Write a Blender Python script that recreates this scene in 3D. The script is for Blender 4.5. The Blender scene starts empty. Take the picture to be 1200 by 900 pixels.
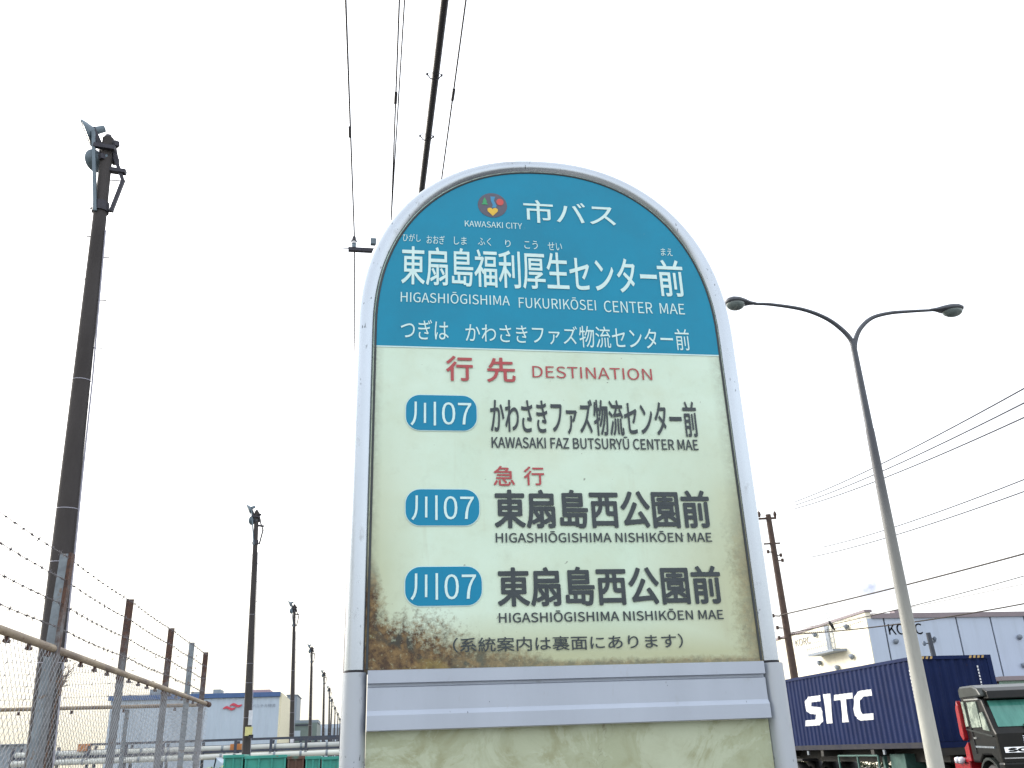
import bpy, bmesh, math, random
import numpy as np
from mathutils import Vector, Matrix
random.seed(7)
S = bpy.context.scene
COL = S.collection

# ------------------------------------------------------------------ camera
FPX = 1040.0
def _n(v): return v/np.linalg.norm(v)
_Z = _n(np.array([-95., 2508, -FPX])); _Y = np.array([-182., -438, -FPX]); _Y = _n(_Y-_Z*(_Y@_Z)); _X = np.cross(_Y, _Z)
RC = np.array([_X, _Y, _Z]); CAM = np.array([0, 0, 1.6])
cd = bpy.data.cameras.new('camera'); cam = bpy.data.objects.new('camera', cd); COL.objects.link(cam)
M4 = Matrix([list(RC[0])+[0], list(RC[1])+[0], list(RC[2])+[0], [0, 0, 0, 1]])
cam.matrix_world = Matrix.Translation(Vector(CAM.tolist())) @ M4
cd.sensor_width = 36; cd.lens = 36*FPX/1200; cd.clip_start = .05; cd.clip_end = 6000
S.camera = cam

# ------------------------------------------------------------------ light
EXPOSURE = 1.75
SUN_EL, SUN_AZ = math.radians(26), math.radians(-48)      # azimuth from +Y, negative towards -X
S.view_settings.view_transform = 'Standard'; S.view_settings.look = 'None'
S.view_settings.exposure = EXPOSURE; S.view_settings.gamma = 1
W = bpy.data.worlds.new('World'); S.world = W; W.use_nodes = True
wt = W.node_tree; wt.nodes.clear()
wo = wt.nodes.new('ShaderNodeOutputWorld'); bg = wt.nodes.new('ShaderNodeBackground')
sk = wt.nodes.new('ShaderNodeTexSky'); sk.sky_type = 'NISHITA'; sk.sun_disc = False
sk.sun_elevation = SUN_EL; sk.sun_rotation = SUN_AZ
sk.air_density = 1.6; sk.dust_density = 6.0; sk.ozone_density = 1.0
hs = wt.nodes.new('ShaderNodeHueSaturation'); hs.inputs['Saturation'].default_value = .32
# a veil of high overcast: the sky mixed with an even pale white
mx = wt.nodes.new('ShaderNodeMixRGB'); mx.inputs[0].default_value = .5
mx.inputs[2].default_value = (6.6, 6.9, 7.5, 1)
bg.inputs['Strength'].default_value = .11
wt.links.new(sk.outputs[0], hs.inputs['Color']); wt.links.new(hs.outputs[0], mx.inputs[1])
# one thin grey-blue cloud scrap low in the sky
tcw = wt.nodes.new('ShaderNodeTexCoord')
cdir = _n(RC@np.array([1026-600., 450-688, -FPX]))
def wmath(op, a, b=None, clamp=False):
    nd = wt.nodes.new('ShaderNodeMath'); nd.operation = op; nd.use_clamp = clamp
    for i, v in enumerate((a, b)):
        if v is None: continue
        if isinstance(v, (int, float)): nd.inputs[i].default_value = v
        else: wt.links.new(v, nd.inputs[i])
    return nd.outputs[0]
sub = wt.nodes.new('ShaderNodeVectorMath'); sub.operation = 'SUBTRACT'
wt.links.new(tcw.outputs['Generated'], sub.inputs[0]); sub.inputs[1].default_value = cdir.tolist()
scl = wt.nodes.new('ShaderNodeVectorMath'); scl.operation = 'MULTIPLY'; wt.links.new(sub.outputs[0], scl.inputs[0]); scl.inputs[1].default_value = (30, 30, 62)
lng = wt.nodes.new('ShaderNodeVectorMath'); lng.operation = 'LENGTH'; wt.links.new(scl.outputs[0], lng.inputs[0])
nz = wt.nodes.new('ShaderNodeTexNoise'); nz.inputs['Scale'].default_value = 55; nz.inputs['Detail'].default_value = 5
wt.links.new(tcw.outputs['Generated'], nz.inputs['Vector'])
e1 = wmath('SUBTRACT', 1.35, lng.outputs['Value']); e2 = wmath('MULTIPLY', wmath('SUBTRACT', nz.outputs[0], .42), 3.0)
msk = wmath('MULTIPLY', wmath('MULTIPLY', e1, 1.0, True), wmath('MULTIPLY', e2, 1.0, True), True)
sp3 = wt.nodes.new('ShaderNodeSeparateXYZ'); wt.links.new(tcw.outputs['Generated'], sp3.inputs[0])
# warm hazy band low towards the hidden sun
lowm = wmath('SUBTRACT', 1.0, wmath('MULTIPLY', wmath('MAXIMUM', sp3.outputs[2], 0.0), 3.0), True)
sund = wmath('ADD', wmath('MULTIPLY', sp3.outputs[0], math.sin(SUN_AZ)*.8), wmath('MULTIPLY', sp3.outputs[1], math.cos(SUN_AZ)*.8), True)
wf = wmath('MULTIPLY', wmath('MULTIPLY', lowm, wmath('ADD', sund, .25, True)), 1.0, True)
gm = wt.nodes.new('ShaderNodeMixRGB'); wt.links.new(wf, gm.inputs[0]); wt.links.new(mx.outputs[0], gm.inputs[1]); gm.inputs[2].default_value = (3.0, 2.74, 2.0, 1)
cm = wt.nodes.new('ShaderNodeMixRGB'); wt.links.new(msk, cm.inputs[0]); wt.links.new(gm.outputs[0], cm.inputs[1]); cm.inputs[2].default_value = (1.3, 1.5, 2.2, 1)
wt.links.new(cm.outputs[0], bg.inputs[0]); wt.links.new(bg.outputs[0], wo.inputs[0])
sl = bpy.data.lights.new('sun', 'SUN'); sl.energy = .7; sl.angle = math.radians(18); sl.color = (1, .93, .82)
so = bpy.data.objects.new('sun', sl); COL.objects.link(so)
sd = Vector((math.sin(SUN_AZ)*math.cos(SUN_EL), math.cos(SUN_AZ)*math.cos(SUN_EL), math.sin(SUN_EL)))
so.rotation_euler = sd.to_track_quat('Z', 'Y').to_euler()

# ------------------------------------------------------------------ helpers: rays through the photograph
def ray(px, py): return _n(RC@np.array([px-600., 450-py, -FPX]))
def hit(px, py, p0, nn):
    r = ray(px, py); return CAM+r*(((np.array(p0)-CAM)@np.array(nn))/(r@np.array(nn)))
def atY(px, py, y): return hit(px, py, [0, y, 0], [0, 1., 0])
def atX(px, py, x): return hit(px, py, [x, 0, 0], [1., 0, 0])
def atZ(px, py, z): return hit(px, py, [0, 0, z], [0, 0, 1.])

# ------------------------------------------------------------------ materials
def srgb(r, g, b): return tuple(((c/255)/12.92 if c <= 10 else ((c/255+.055)/1.055)**2.4) for c in (r, g, b))+(1,)
class NT:
    def __init__(s, name):
        s.m = bpy.data.materials.new(name); s.m.use_nodes = True; s.t = s.m.node_tree
        s.b = s.t.nodes['Principled BSDF']; s.tc = s.t.nodes.new('ShaderNodeTexCoord')
    def put(s, sock, v):
        if isinstance(v, (int, float, tuple, list)): sock.default_value = v
        else: s.t.links.new(v, sock)
    def math(s, op, a, b=0.0, clamp=False):
        n = s.t.nodes.new('ShaderNodeMath'); n.operation = op; n.use_clamp = clamp
        s.put(n.inputs[0], a); s.put(n.inputs[1], b); return n.outputs[0]
    def mul(s, a, b, c=False): return s.math('MULTIPLY', a, b, c)
    def add(s, a, b, c=False): return s.math('ADD', a, b, c)
    def sub(s, a, b, c=False): return s.math('SUBTRACT', a, b, c)
    def noise(s, scale, detail=4, rough=.55, stretch=(1, 1, 1), coord='Object', dist=0.0):
        mp = s.t.nodes.new('ShaderNodeMapping'); mp.inputs['Scale'].default_value = stretch
        s.t.links.new(s.tc.outputs[coord], mp.inputs[0])
        n = s.t.nodes.new('ShaderNodeTexNoise'); n.inputs['Scale'].default_value = scale; n.inputs['Detail'].default_value = detail
        n.inputs['Roughness'].default_value = rough; n.inputs['Distortion'].default_value = dist
        s.t.links.new(mp.outputs[0], n.inputs['Vector']); return n.outputs[0]
    def ramp(s, v, lo, hi):   # linear step lo..hi -> 0..1
        n = s.t.nodes.new('ShaderNodeMapRange'); n.clamp = True
        s.put(n.inputs['Value'], v); s.put(n.inputs['From Min'], lo); s.put(n.inputs['From Max'], hi); return n.outputs[0]
    def mix(s, f, a, b):
        n = s.t.nodes.new('ShaderNodeMixRGB'); s.put(n.inputs[0], f); s.put(n.inputs[1], a); s.put(n.inputs[2], b); return n.outputs[0]
    def xyz(s):
        n = s.t.nodes.new('ShaderNodeSeparateXYZ'); s.t.links.new(s.tc.outputs['Object'], n.inputs[0]); return n.outputs
    def bump(s, v, strength=.3, dist=.01):
        n = s.t.nodes.new('ShaderNodeBump'); n.inputs['Strength'].default_value = strength; n.inputs['Distance'].default_value = dist
        s.put(n.inputs['Height'], v); s.t.links.new(n.outputs[0], s.b.inputs['Normal'])
    def done(s, col, rough=.6, metal=0.0, spec=.5):
        s.b.inputs['Specular IOR Level'].default_value = spec
        s.put(s.b.inputs['Base Color'], col); s.put(s.b.inputs['Roughness'], rough); s.put(s.b.inputs['Metallic'], metal); return s.m
def mat(name, c1, c2=None, rough=.6, metal=0.0, scale=6., lo=.35, hi=.65, stretch=(1, 1, 1), bump=0, bdist=.01, fine=None, spec=.5):
    k = NT(name); c1 = c1+(1,) if len(c1) == 3 else c1
    if c2 is None: c2 = tuple(x*.8 for x in c1[:3])+(1,)
    c2 = c2+(1,) if len(c2) == 3 else c2
    nn = k.noise(scale, 6, .6, stretch); f = k.ramp(nn, lo, hi); col = k.mix(f, c1, c2)
    if fine: f2 = k.ramp(k.noise(fine[0], 3, .6), fine[1], fine[1]+.06); col = k.mix(k.mul(f2, fine[3]), col, fine[2]+(1,))
    if bump: k.bump(k.noise(scale*4, 5, .6, stretch), bump, bdist)
    return k.done(col, rough, metal, spec)

def alu_mat(name, base, chips, metal=0.0, ro=.3):
    k = NT(name)
    col = k.mix(k.ramp(k.noise(9, 6, .6, (1, 1, .25)), .3, .75), base, tuple(x*.86 for x in base[:3])+(1,))
    grime = k.ramp(k.noise(40, 4, .7, (1, 1, .5)), .62, .78)
    col = k.mix(k.mul(grime, .3), col, (.30, .30, .28, 1))
    ch = k.mul(k.ramp(k.noise(150, 2, .5, (1.6, 1, .7)), chips, chips+.025), k.ramp(k.noise(11, 2, .5), .5, .56))
    col = k.mix(k.mul(ch, .85), col, (.10, .11, .12, 1))
    k.bump(k.noise(220, 3, .6), .06, .001)
    return k.done(col, k.add(ro, k.mul(grime, .3)), metal)
M = {}
M['alu'] = alu_mat('painted_aluminium', (.44, .485, .53, 1), .69, .85, .24)
M['alu_bar'] = alu_mat('plain_aluminium_bar', (.40, .45, .53, 1), .76, .3, .4)
M['alu_low'] = alu_mat('worn_aluminium', (.42, .46, .51, 1), .66, .4, .4)
M['shade_bead'] = mat('grey_shade_bead', (.045, .055, .06), rough=.7)  # dark colour of the painted shade line inside the frame
M['backch'] = mat('mauve_back_channel', (.15, .12, .15), rough=.6)  # mauve-grey, darker than the frame tube in front of it
M['gap'] = mat('dark_gap', (.02, .02, .025), rough=.8)

def panel_mat(name, w, ztop, z0, lower=False):
    k = NT(name); o = k.xyz(); x, z = o[0], k.sub(o[2], z0)
    n1 = k.noise(14, 7, .65); n2 = k.noise(115, 6, .75); n3 = k.noise(5, 4, .5); n4 = k.noise(26, 5, .6, dist=.6)
    base = k.mix(k.ramp(n3, .35, .7), (.545, .690, .555, 1), (.615, .760, .640, 1))
    base = k.mix(k.mul(k.ramp(n1, .45, .75), .35), base, (.48, .53, .36, 1))
    base = k.mix(k.mul(k.ramp(k.noise(3.5, 3, .5), .45, .7), .5), base, (.60, .68, .53, 1)); base = k.mix(k.mul(k.ramp(k.noise(33, 5, .7), .55, .8), .35), base, (.40, .47, .36, 1))
    if lower:
        base = k.mix(k.ramp(n3, .35, .7), (.345, .385, .255, 1), (.40, .445, .32, 1))
        base = k.mix(k.mul(k.ramp(n4, .46, .66), .75), base, (.27, .28, .16, 1))
        base = k.mix(k.mul(k.ramp(k.noise(9, 6, .7, dist=1.5), .50, .56), .5), base, (.47, .53, .40, 1))
        cr = k.noise(10, 4, .6, dist=2.2)
        crack = k.sub(1.0, k.ramp(k.math('ABSOLUTE', k.sub(cr, .5)), .0, .012))
        base = k.mix(k.mul(k.mul(crack, k.ramp(k.noise(6, 2), .52, .6)), .6), base, (.16, .15, .11, 1))
        k.bump(cr, .5, .004)
        return k.done(base, .55)
    # film of dirt creeping in from the edges, worst at the lower left corner and along the foot
    dl = k.ramp(x, .0, .15); dr = k.ramp(k.sub(w, x), .0, .12); db = k.ramp(z, .0, .085)
    low = k.sub(1.0, k.ramp(z, .04, .165))
    warp = k.mul(k.sub(n1, .5), .9); warp2 = k.mul(k.sub(n2, .5), 1.9)
    wsum = k.add(warp, warp2)
    # left edge: width of the rust grows downwards
    ew = k.add(.003, k.mul(low, .030))
    rl = k.sub(1.0, k.ramp(k.add(k.math('DIVIDE', x, ew), k.mul(wsum, 1.2)), .35, 1.15)); rl = k.mul(rl, k.ramp(low, .02, .5))
    # foot: strong at the left third
    left = k.sub(1.0, k.ramp(x, .07, .26))
    fh = k.add(.0095, k.mul(left, .052))
    rb = k.sub(1.0, k.ramp(k.add(k.math('DIVIDE', z, fh), k.mul(wsum, 1.1)), .4, 1.2)); rb = k.mul(rb, k.add(k.mul(left, .32), .68))
    rr = k.sub(1.0, k.ramp(k.add(k.math('DIVIDE', k.sub(w, x), .026), k.mul(wsum, 1.6)), .25, 1.3)); rr = k.mul(rr, k.mul(k.sub(1.0, k.ramp(z, .14, .28)), .5))
    # corner mass
    cx = k.math('DIVIDE', x, .165); cz = k.math('DIVIDE', z, .085)
    cr = k.sub(1.0, k.ramp(k.add(k.math('SQRT', k.add(k.mul(cx, cx), k.mul(cz, cz))), k.mul(wsum, .85)), .62, 1.02))
    rust = k.math('MAXIMUM', k.math('MAXIMUM', rl, rb), k.math('MAXIMUM', rr, cr))
    # yellowish staining, much wider than the rust
    st = k.math('MAXIMUM', k.mul(k.sub(1.0, k.ramp(k.add(k.sub(w, x), k.mul(warp, .06)), .01, .17)), k.sub(1.0, k.ramp(z, .12, .40))), k.sub(1.0, k.ramp(k.add(z, k.mul(warp, .03)), .015, .075)))
    st = k.math('MAXIMUM', st, k.mul(k.mul(k.sub(1.0, k.ramp(k.add(x, k.mul(warp, .05)), .01, .08)), k.sub(1.0, k.ramp(z, .12, .42))), .8))
    base = k.mix(k.mul(st, .7), base, (.37, .36, .17, 1))
    streak = k.mul(k.ramp(k.noise(30, 4, .6, (1, 1, .12)), .6, .75), k.sub(1.0, k.ramp(z, .2, .47)))
    base = k.mix(k.mul(streak, .3), base, (.36, .34, .22, 1))
    # dark mould bloom next to the frame
    eb = k.math('MAXIMUM', k.sub(1.0, k.ramp(x, .0, .014)), k.sub(1.0, k.ramp(k.sub(w, x), .0, .022)))
    base = k.mix(k.mul(k.mul(eb, k.ramp(n2, .3, .6)), .45), base, (.17, .17, .11, 1))
    mo = k.ramp(k.noise(75, 6, .75), .42, .60)
    rc = k.mix(mo, (.065, .038, .020, 1), (.215, .140, .058, 1))
    rc = k.mix(k.ramp(n4, .52, .64), rc, (.045, .045, .036, 1))
    rc = k.mix(k.mul(k.ramp(k.noise(18, 4), .58, .68), .8), rc, (.26, .20, .06, 1))
    col = k.mix(k.mul(rust, k.ramp(k.noise(170, 4, .7), .20, .42)), base, rc)
    spk = k.mul(k.ramp(k.noise(95, 2, .5), .735, .76), .7)
    col = k.mix(spk, col, (.13, .13, .11, 1))
    k.bump(k.mul(rust, n2), .4, .002)
    return k.done(col, k.add(.34, k.mul(rust, .4)))

M['blue'] = mat('blue_print', (.001, .245, .400), (.004, .215, .350), rough=.5, spec=.3, scale=9, fine=(70, .70, (.05, .25, .33), .5))
M['pill'] = mat('blue_pill_print', (.001, .218, .385), (.001, .208, .37), rough=.5, spec=.3)
M['lite'] = mat('pale_print', (.60, .80, .78), (.54, .73, .72), rough=.4, scale=60)
M['dark'] = mat('charcoal_print', (.018, .030, .038), (.028, .042, .050), rough=.42, scale=50)
M['red'] = mat('red_print', (.40, .050, .058), (.36, .060, .062), rough=.42, scale=50)
M['emb'] = mat('emblem_plum', (.085, .085, .12), rough=.4); M['emb_g'] = mat('emblem_green', (.03, .32, .12), rough=.4)
M['emb_r'] = mat('emblem_red', (.55, .07, .06), rough=.4); M['emb_b'] = mat('emblem_blue', (.04, .25, .45), rough=.4); M['emb_y'] = mat('emblem_yellow', (.75, .48, .04), rough=.4)

M['pole'] = mat('weathered_dark_concrete', (.048, .043, .043), (.032, .028, .028), rough=.85, scale=3, stretch=(1, 1, .3), bump=.4)
M['steel_dk'] = mat('dark_galvanised_steel', (.040, .040, .055), (.025, .024, .032), rough=.6, metal=.3, scale=20)
M['lampglass'] = mat('milky_lamp_glass', (.42, .41, .37), rough=.25)
M['lamphousing'] = mat('blue_grey_lamp_housing', (.13, .18, .22), (.09, .13, .16), rough=.45, scale=8)
M['cable'] = mat('black_cable', (.012, .012, .02), rough=.5)
M['cable_w'] = mat('pale_cable', (.35, .35, .42), rough=.5)
M['porcelain'] = mat('white_porcelain', (.6, .6, .62), rough=.2)
M['galv'] = mat('galvanised_steel', (.21, .25, .28), (.14, .165, .19), rough=.5, metal=.2, scale=18, fine=(25, .6, (.16, .10, .06), .7))
M['rusty'] = mat('rusted_steel', (.075, .036, .024), (.042, .022, .017), rough=.9, scale=22, bump=.4, bdist=.003)
def post_mat():      # rusted through at the exposed top, zinc still holding lower down
    k = NT('half_rusted_post'); z = k.xyz()[2]
    f = k.ramp(k.add(z, k.mul(k.sub(k.noise(9, 6, .7), .5), 1.8)), 2.05, 2.6)
    c = k.mix(k.ramp(k.noise(18, 5, .6), .35, .65), (.17, .185, .20, 1), (.11, .12, .13, 1))
    c = k.mix(k.mul(k.ramp(k.noise(22, 6, .7), .55, .65), .8), c, (.09, .05, .035, 1))
    c = k.mix(f, c, k.mix(k.ramp(k.noise(30, 4), .4, .6), (.085, .040, .026, 1), (.045, .025, .02, 1)))
    return k.done(c, .75)
M['post_mix'] = post_mat()
M['rail'] = mat('tarnished_fence_pipe', (.30, .24, .16), (.16, .12, .09), rough=.6, scale=9, stretch=(1, .4, 1), fine=(40, .6, (.10, .05, .03), .7))
M['wire'] = mat('galvanised_wire', (.30, .31, .33), (.20, .20, .21), rough=.5, metal=.3)
M['barb'] = mat('dull_barbed_wire', (.13, .125, .14), (.09, .08, .085), rough=.6)
def navy_mat():
    k = NT('navy_container_paint')
    c = k.mix(k.ramp(k.noise(1.3, 6, .6), .35, .65), (.0055, .014, .060, 1), (.0075, .018, .072, 1))
    c = k.mix(k.mul(k.ramp(k.noise(6, 6, .7, (1, 1, .15)), .56, .75), .35), c, (.020, .027, .05, 1))
    c = k.mix(k.mul(k.ramp(k.noise(9, 5, .7), .66, .7), .6), c, (.05, .025, .02, 1))
    return k.done(c, .6, 0, .12)
M['navy'] = navy_mat()
M['navy_low'] = mat('grimy_navy_rail', (.016, .018, .030), (.03, .03, .035), rough=.7, scale=3, spec=.2)
M['cwhite'] = mat('white_container_print', (.78, .80, .82), (.66, .68, .70), rough=.5, scale=6)
M['amber'] = mat('amber_marking', (.50, .34, .12), rough=.6)
M['blk'] = mat('black_rubber', (.012, .012, .013), rough=.7)
M['chassis'] = mat('dark_chassis_steel', (.016, .018, .018), (.028, .026, .02), rough=.7, scale=4)
M['chgreen'] = mat('green_painted_steel', (.05, .13, .11), (.035, .09, .08), rough=.6, scale=6)
M['cabblk'] = mat('black_cab_paint', (.003, .004, .004), (.007, .007, .006), rough=.3, spec=.25, scale=4)
M['cabgrey'] = mat('metallic_roof_paint', (.04, .048, .045), (.02, .024, .022), rough=.3, metal=.2, spec=.4, scale=3)
M['cabred'] = mat('red_cab_paint', (.30, .006, .012), (.24, .005, .01), rough=.3)
M['chrome'] = mat('chrome', (.75, .77, .8), (.6, .62, .65), rough=.12, metal=1.0)
M['screen'] = mat('teal_tinted_windscreen', (.05, .20, .165), (.08, .27, .22), rough=.10, scale=3, stretch=(2.5, 1, .5))
M['sideglass'] = mat('pale_reflecting_glass', (.30, .36, .30), (.12, .16, .14), rough=.06, scale=4, lo=.45, hi=.55)
M['lamp_low'] = mat('pale_painted_lamp_post', (.50, .49, .42), (.38, .38, .34), rough=.6, scale=5, stretch=(1, 1, .3), bump=.15)
def shaft_mat():     # pale foot, grey further up: backlit darkening painted into the colour
    k = NT('shade_toned_lamp_shaft'); z = k.xyz()[2]; w = k.mul(k.sub(k.noise(4, 6, .65, (1, 1, .2)), .5), 1.6)
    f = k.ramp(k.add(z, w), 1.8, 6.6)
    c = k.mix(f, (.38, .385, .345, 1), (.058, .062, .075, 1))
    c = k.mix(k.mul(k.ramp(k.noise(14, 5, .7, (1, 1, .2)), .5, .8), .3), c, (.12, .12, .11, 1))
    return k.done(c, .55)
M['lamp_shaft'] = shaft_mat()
M['lamp_mid'] = mat('grey_painted_lamp_post', (.17, .185, .20), (.12, .13, .145), rough=.55, scale=5, stretch=(1, 1, .3))
M['lamp_hi'] = mat('dark_grey_lamp_arm', (.060, .068, .085), (.045, .052, .064), rough=.5, scale=8)
M['diffuser'] = mat('dull_glass_diffuser', (.16, .20, .20), (.11, .14, .14), rough=.15)
M['wpole'] = mat('brown_utility_pole', (.085, .055, .042), (.055, .038, .032), rough=.9, scale=4)
M['wh_cream'] = mat('cream_panel_wall', (.80, .76, .62), (.75, .71, .58), rough=.7, scale=.6)
M['wh_blue'] = mat('pale_blue_grey_panel', (.42, .49, .61), (.39, .46, .59), rough=.6, scale=.5)
M['wh_cap'] = mat('mauve_parapet', (.24, .20, .22), (.20, .17, .19), rough=.6, scale=1)
def streaky(name, c, d):
    k = NT(name)
    col = k.mix(k.mul(k.ramp(k.noise(1.6, 5, .65, (1, 1, .08)), .48, .75), .55), c, d)
    col = k.mix(k.mul(k.ramp(k.noise(.5, 4, .6), .4, .7), .4), col, tuple(v*.9 for v in c[:3])+(1,))
    return k.done(col, .65)
M['wh_blue'] = streaky('pale_blue_grey_panel', (.42, .49, .61, 1), (.33, .38, .46, 1))
M['wh_cream'] = streaky('cream_panel_wall', (.80, .76, .62, 1), (.60, .56, .44, 1))
M['seam'] = mat('dark_panel_joint', (.05, .06, .08), rough=.8)
M['korc'] = mat('slate_lettering', (.10, .13, .18), rough=.6)
M['korc2'] = mat('faded_grey_lettering', (.12, .12, .11), rough=.6)
M['teal_gl'] = mat('pale_teal_glazing', (.30, .48, .42), rough=.3)
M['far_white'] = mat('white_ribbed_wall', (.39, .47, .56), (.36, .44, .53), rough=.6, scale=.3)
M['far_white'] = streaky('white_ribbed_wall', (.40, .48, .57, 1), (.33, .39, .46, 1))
M['far_grey'] = mat('grey_ribbed_wall', (.22, .26, .30), (.19, .23, .27), rough=.6, scale=.3)
M['far_blue'] = mat('blue_fascia', (.055, .12, .28), rough=.6)
M['far_cream'] = mat('cream_end_wall', (.70, .66, .48), rough=.6)
M['far_teal'] = mat('grey_green_wall', (.15, .20, .19), (.11, .15, .15), rough=.6, scale=.3)
M['far_red'] = mat('red_wave_logo', (.55, .05, .09), rough=.5)
M['far_txt'] = mat('grey_wall_lettering', (.22, .26, .32), rough=.5)
M['pink'] = mat('dusty_pink_plant_room', (.36, .26, .30), rough=.7)
M['pipe'] = mat('white_insulated_pipe', (.58, .60, .54), (.42, .44, .42), rough=.5, scale=1.2, stretch=(.3, 1, 1))
M['rack'] = mat('dark_pipe_rack_steel', (.035, .05, .08), (.06, .06, .07), rough=.7)
M['orange'] = mat('orange_primer_valve', (.50, .20, .06), rough=.6)
M['turq'] = mat('turquoise_painted_steel', (.035, .30, .24), (.02, .21, .17), rough=.5, scale=2, fine=(9, .63, (.12, .09, .06), .8))
M['turq_rust'] = mat('rusted_turquoise_steel', (.10, .055, .04), (.06, .17, .14), rough=.85, scale=2.5, lo=.5, hi=.7)
M['yel'] = mat('yellow_plate', (.62, .58, .25), rough=.5)
M['whiteplate'] = mat('white_plate', (.6, .62, .68), rough=.4)
M['twig'] = mat('dry_brown_vine', (.13, .08, .055), rough=.9)
M['weed'] = mat('yellow_green_weed', (.30, .38, .05), (.16, .26, .05), rough=.7, scale=4)
M['asphalt'] = mat('asphalt', (.055, .055, .057), (.04, .04, .042), rough=.9, scale=2, bump=.3, fine=(60, .6, (.09, .09, .09), .5))
M['paving'] = mat('concrete_paving', (.24, .235, .22), (.17, .165, .155), rough=.9, scale=2, bump=.3)
M['kerb'] = mat('kerb_concrete', (.30, .29, .27), rough=.9)
M['paint'] = mat('road_paint', (.62, .62, .60), (.45, .45, .43), rough=.7, scale=8)
M['ground'] = mat('dusty_ground', (.16, .15, .12), (.11, .11, .08), rough=.95, scale=.2, bump=.2)
M['crow'] = mat('black_feathers', (.01, .01, .012), rough=.5)

# ------------------------------------------------------------------ mesh builder
ORI = {}     # world matrix of every parent
class MB:
    def __init__(s): s.v = []; s.f = []; s.sm = []
    def add(s, vs, fs, smooth=False):
        b = len(s.v); s.v += [tuple(map(float, p)) for p in vs]; s.f += [tuple(b+i for i in f) for f in fs]; s.sm += [smooth]*len(fs); return s
    def box(s, c, d, m=None):
        x, y, z = d[0]/2, d[1]/2, d[2]/2
        vs = [Vector((i*x, j*y, k*z)) for i in (-1, 1) for j in (-1, 1) for k in (-1, 1)]
        if m is not None: vs = [m @ p for p in vs]
        vs = [(p[0]+c[0], p[1]+c[1], p[2]+c[2]) for p in vs]
        return s.add(vs, [(0, 1, 3, 2), (4, 6, 7, 5), (0, 4, 5, 1), (2, 3, 7, 6), (0, 2, 6, 4), (1, 5, 7, 3)])
    def bb(s, a, b): return s.box([(a[i]+b[i])/2 for i in range(3)], [abs(b[i]-a[i]) for i in range(3)])
    def bar(s, a, b, w, h=None, up=(0, 0, 1)):
        a, b = Vector(a), Vector(b); h = h or w; d = (b-a); L = d.length; d.normalize(); up = Vector(up)
        if abs(d.dot(up)) > .98: up = Vector((0, 1, 0))
        x = d.cross(up).normalized(); y = x.cross(d).normalized()
        m = Matrix((x, d, y)).transposed()
        return s.box((a+b)/2, (w, L, h), m)
    def tube(s, pts, r, n=8, caps=True, smooth=True):
        pts = [Vector(p) for p in pts]; k = len(pts)
        rs = list(r) if isinstance(r, (list, tuple)) else [r]*k
        vs = []; prev = None
        for i, p in enumerate(pts):
            d = (pts[min(i+1, k-1)]-pts[max(i-1, 0)]).normalized()
            if prev is None:
                up = Vector((0, 0, 1)) if abs(d.z) < .95 else Vector((1, 0, 0)); x = d.cross(up).normalized()
            else: x = (prev-d*prev.dot(d)).normalized()
            prev = x; y = d.cross(x)
            for j in range(n):
                a = 2*math.pi*j/n; vs.append(p+(x*math.cos(a)+y*math.sin(a))*rs[i])
        fs = [(i*n+j, i*n+(j+1) % n, (i+1)*n+(j+1) % n, (i+1)*n+j) for i in range(k-1) for j in range(n)]
        s.add(vs, fs, smooth)
        if caps: s.add(vs[:n], [tuple(range(n-1, -1, -1))]); s.add(vs[-n:], [tuple(range(n))])
        return s
    def prism(s, poly, fn, d0, d1, smooth=False):   # poly of (a,b); fn(a,b,depth)->point
        n = len(poly)
        vs = [fn(a, b, d0) for a, b in poly]+[fn(a, b, d1) for a, b in poly]
        return s.add(vs, [tuple(range(n-1, -1, -1)), tuple(range(n, 2*n))]+[(i, (i+1) % n, n+(i+1) % n, n+i) for i in range(n)], smooth)
    def lathe(s, prof, c, axis, n=16, smooth=True):   # prof: (distance along axis, radius)
        ax = Vector(axis).normalized(); c = Vector(c)
        up = Vector((0, 0, 1)) if abs(ax.z) < .95 else Vector((1, 0, 0)); x = ax.cross(up).normalized(); y = ax.cross(x)
        vs = [c+ax*t+(x*math.cos(2*math.pi*j/n)+y*math.sin(2*math.pi*j/n))*r for t, r in prof for j in range(n)]
        fs = [(i*n+j, i*n+(j+1) % n, (i+1)*n+(j+1) % n, (i+1)*n+j) for i in range(len(prof)-1) for j in range(n)]
        return s.add(vs, fs, smooth)
    def build(s, name, m, parent=None, local=False, bevel=0, label=None):
        me = bpy.data.meshes.new(name)
        vs = s.v
        if parent is not None and not local:
            inv = ORI[parent.name].inverted(); vs = [tuple(inv @ Vector(p)) for p in vs]
        me.from_pydata(vs, [], s.f); me.polygons.foreach_set('use_smooth', s.sm); me.update()
        bm = bmesh.new(); bm.from_mesh(me)
        bmesh.ops.recalc_face_normals(bm, faces=bm.faces[:]); bm.to_mesh(me); bm.free()
        me.materials.append(M[m] if isinstance(m, str) else m)
        o = bpy.data.objects.new(name, me); COL.objects.link(o)
        if parent is not None: o.parent = parent; ORI[o.name] = ORI[parent.name].copy()
        else: ORI[o.name] = Matrix.Identity(4)
        if bevel:
            b = o.modifiers.new('bevel', 'BEVEL'); b.width = bevel; b.segments = 2; b.limit_method = 'ANGLE'; b.angle_limit = math.radians(50)
        if label: o['label'] = label
        return o
def tag(o, label, cat, group=None, kind=None):
    if label: o['label'] = label
    if cat: o['category'] = cat
    if group: o['group'] = group
    if kind: o['kind'] = kind
    return o
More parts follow.
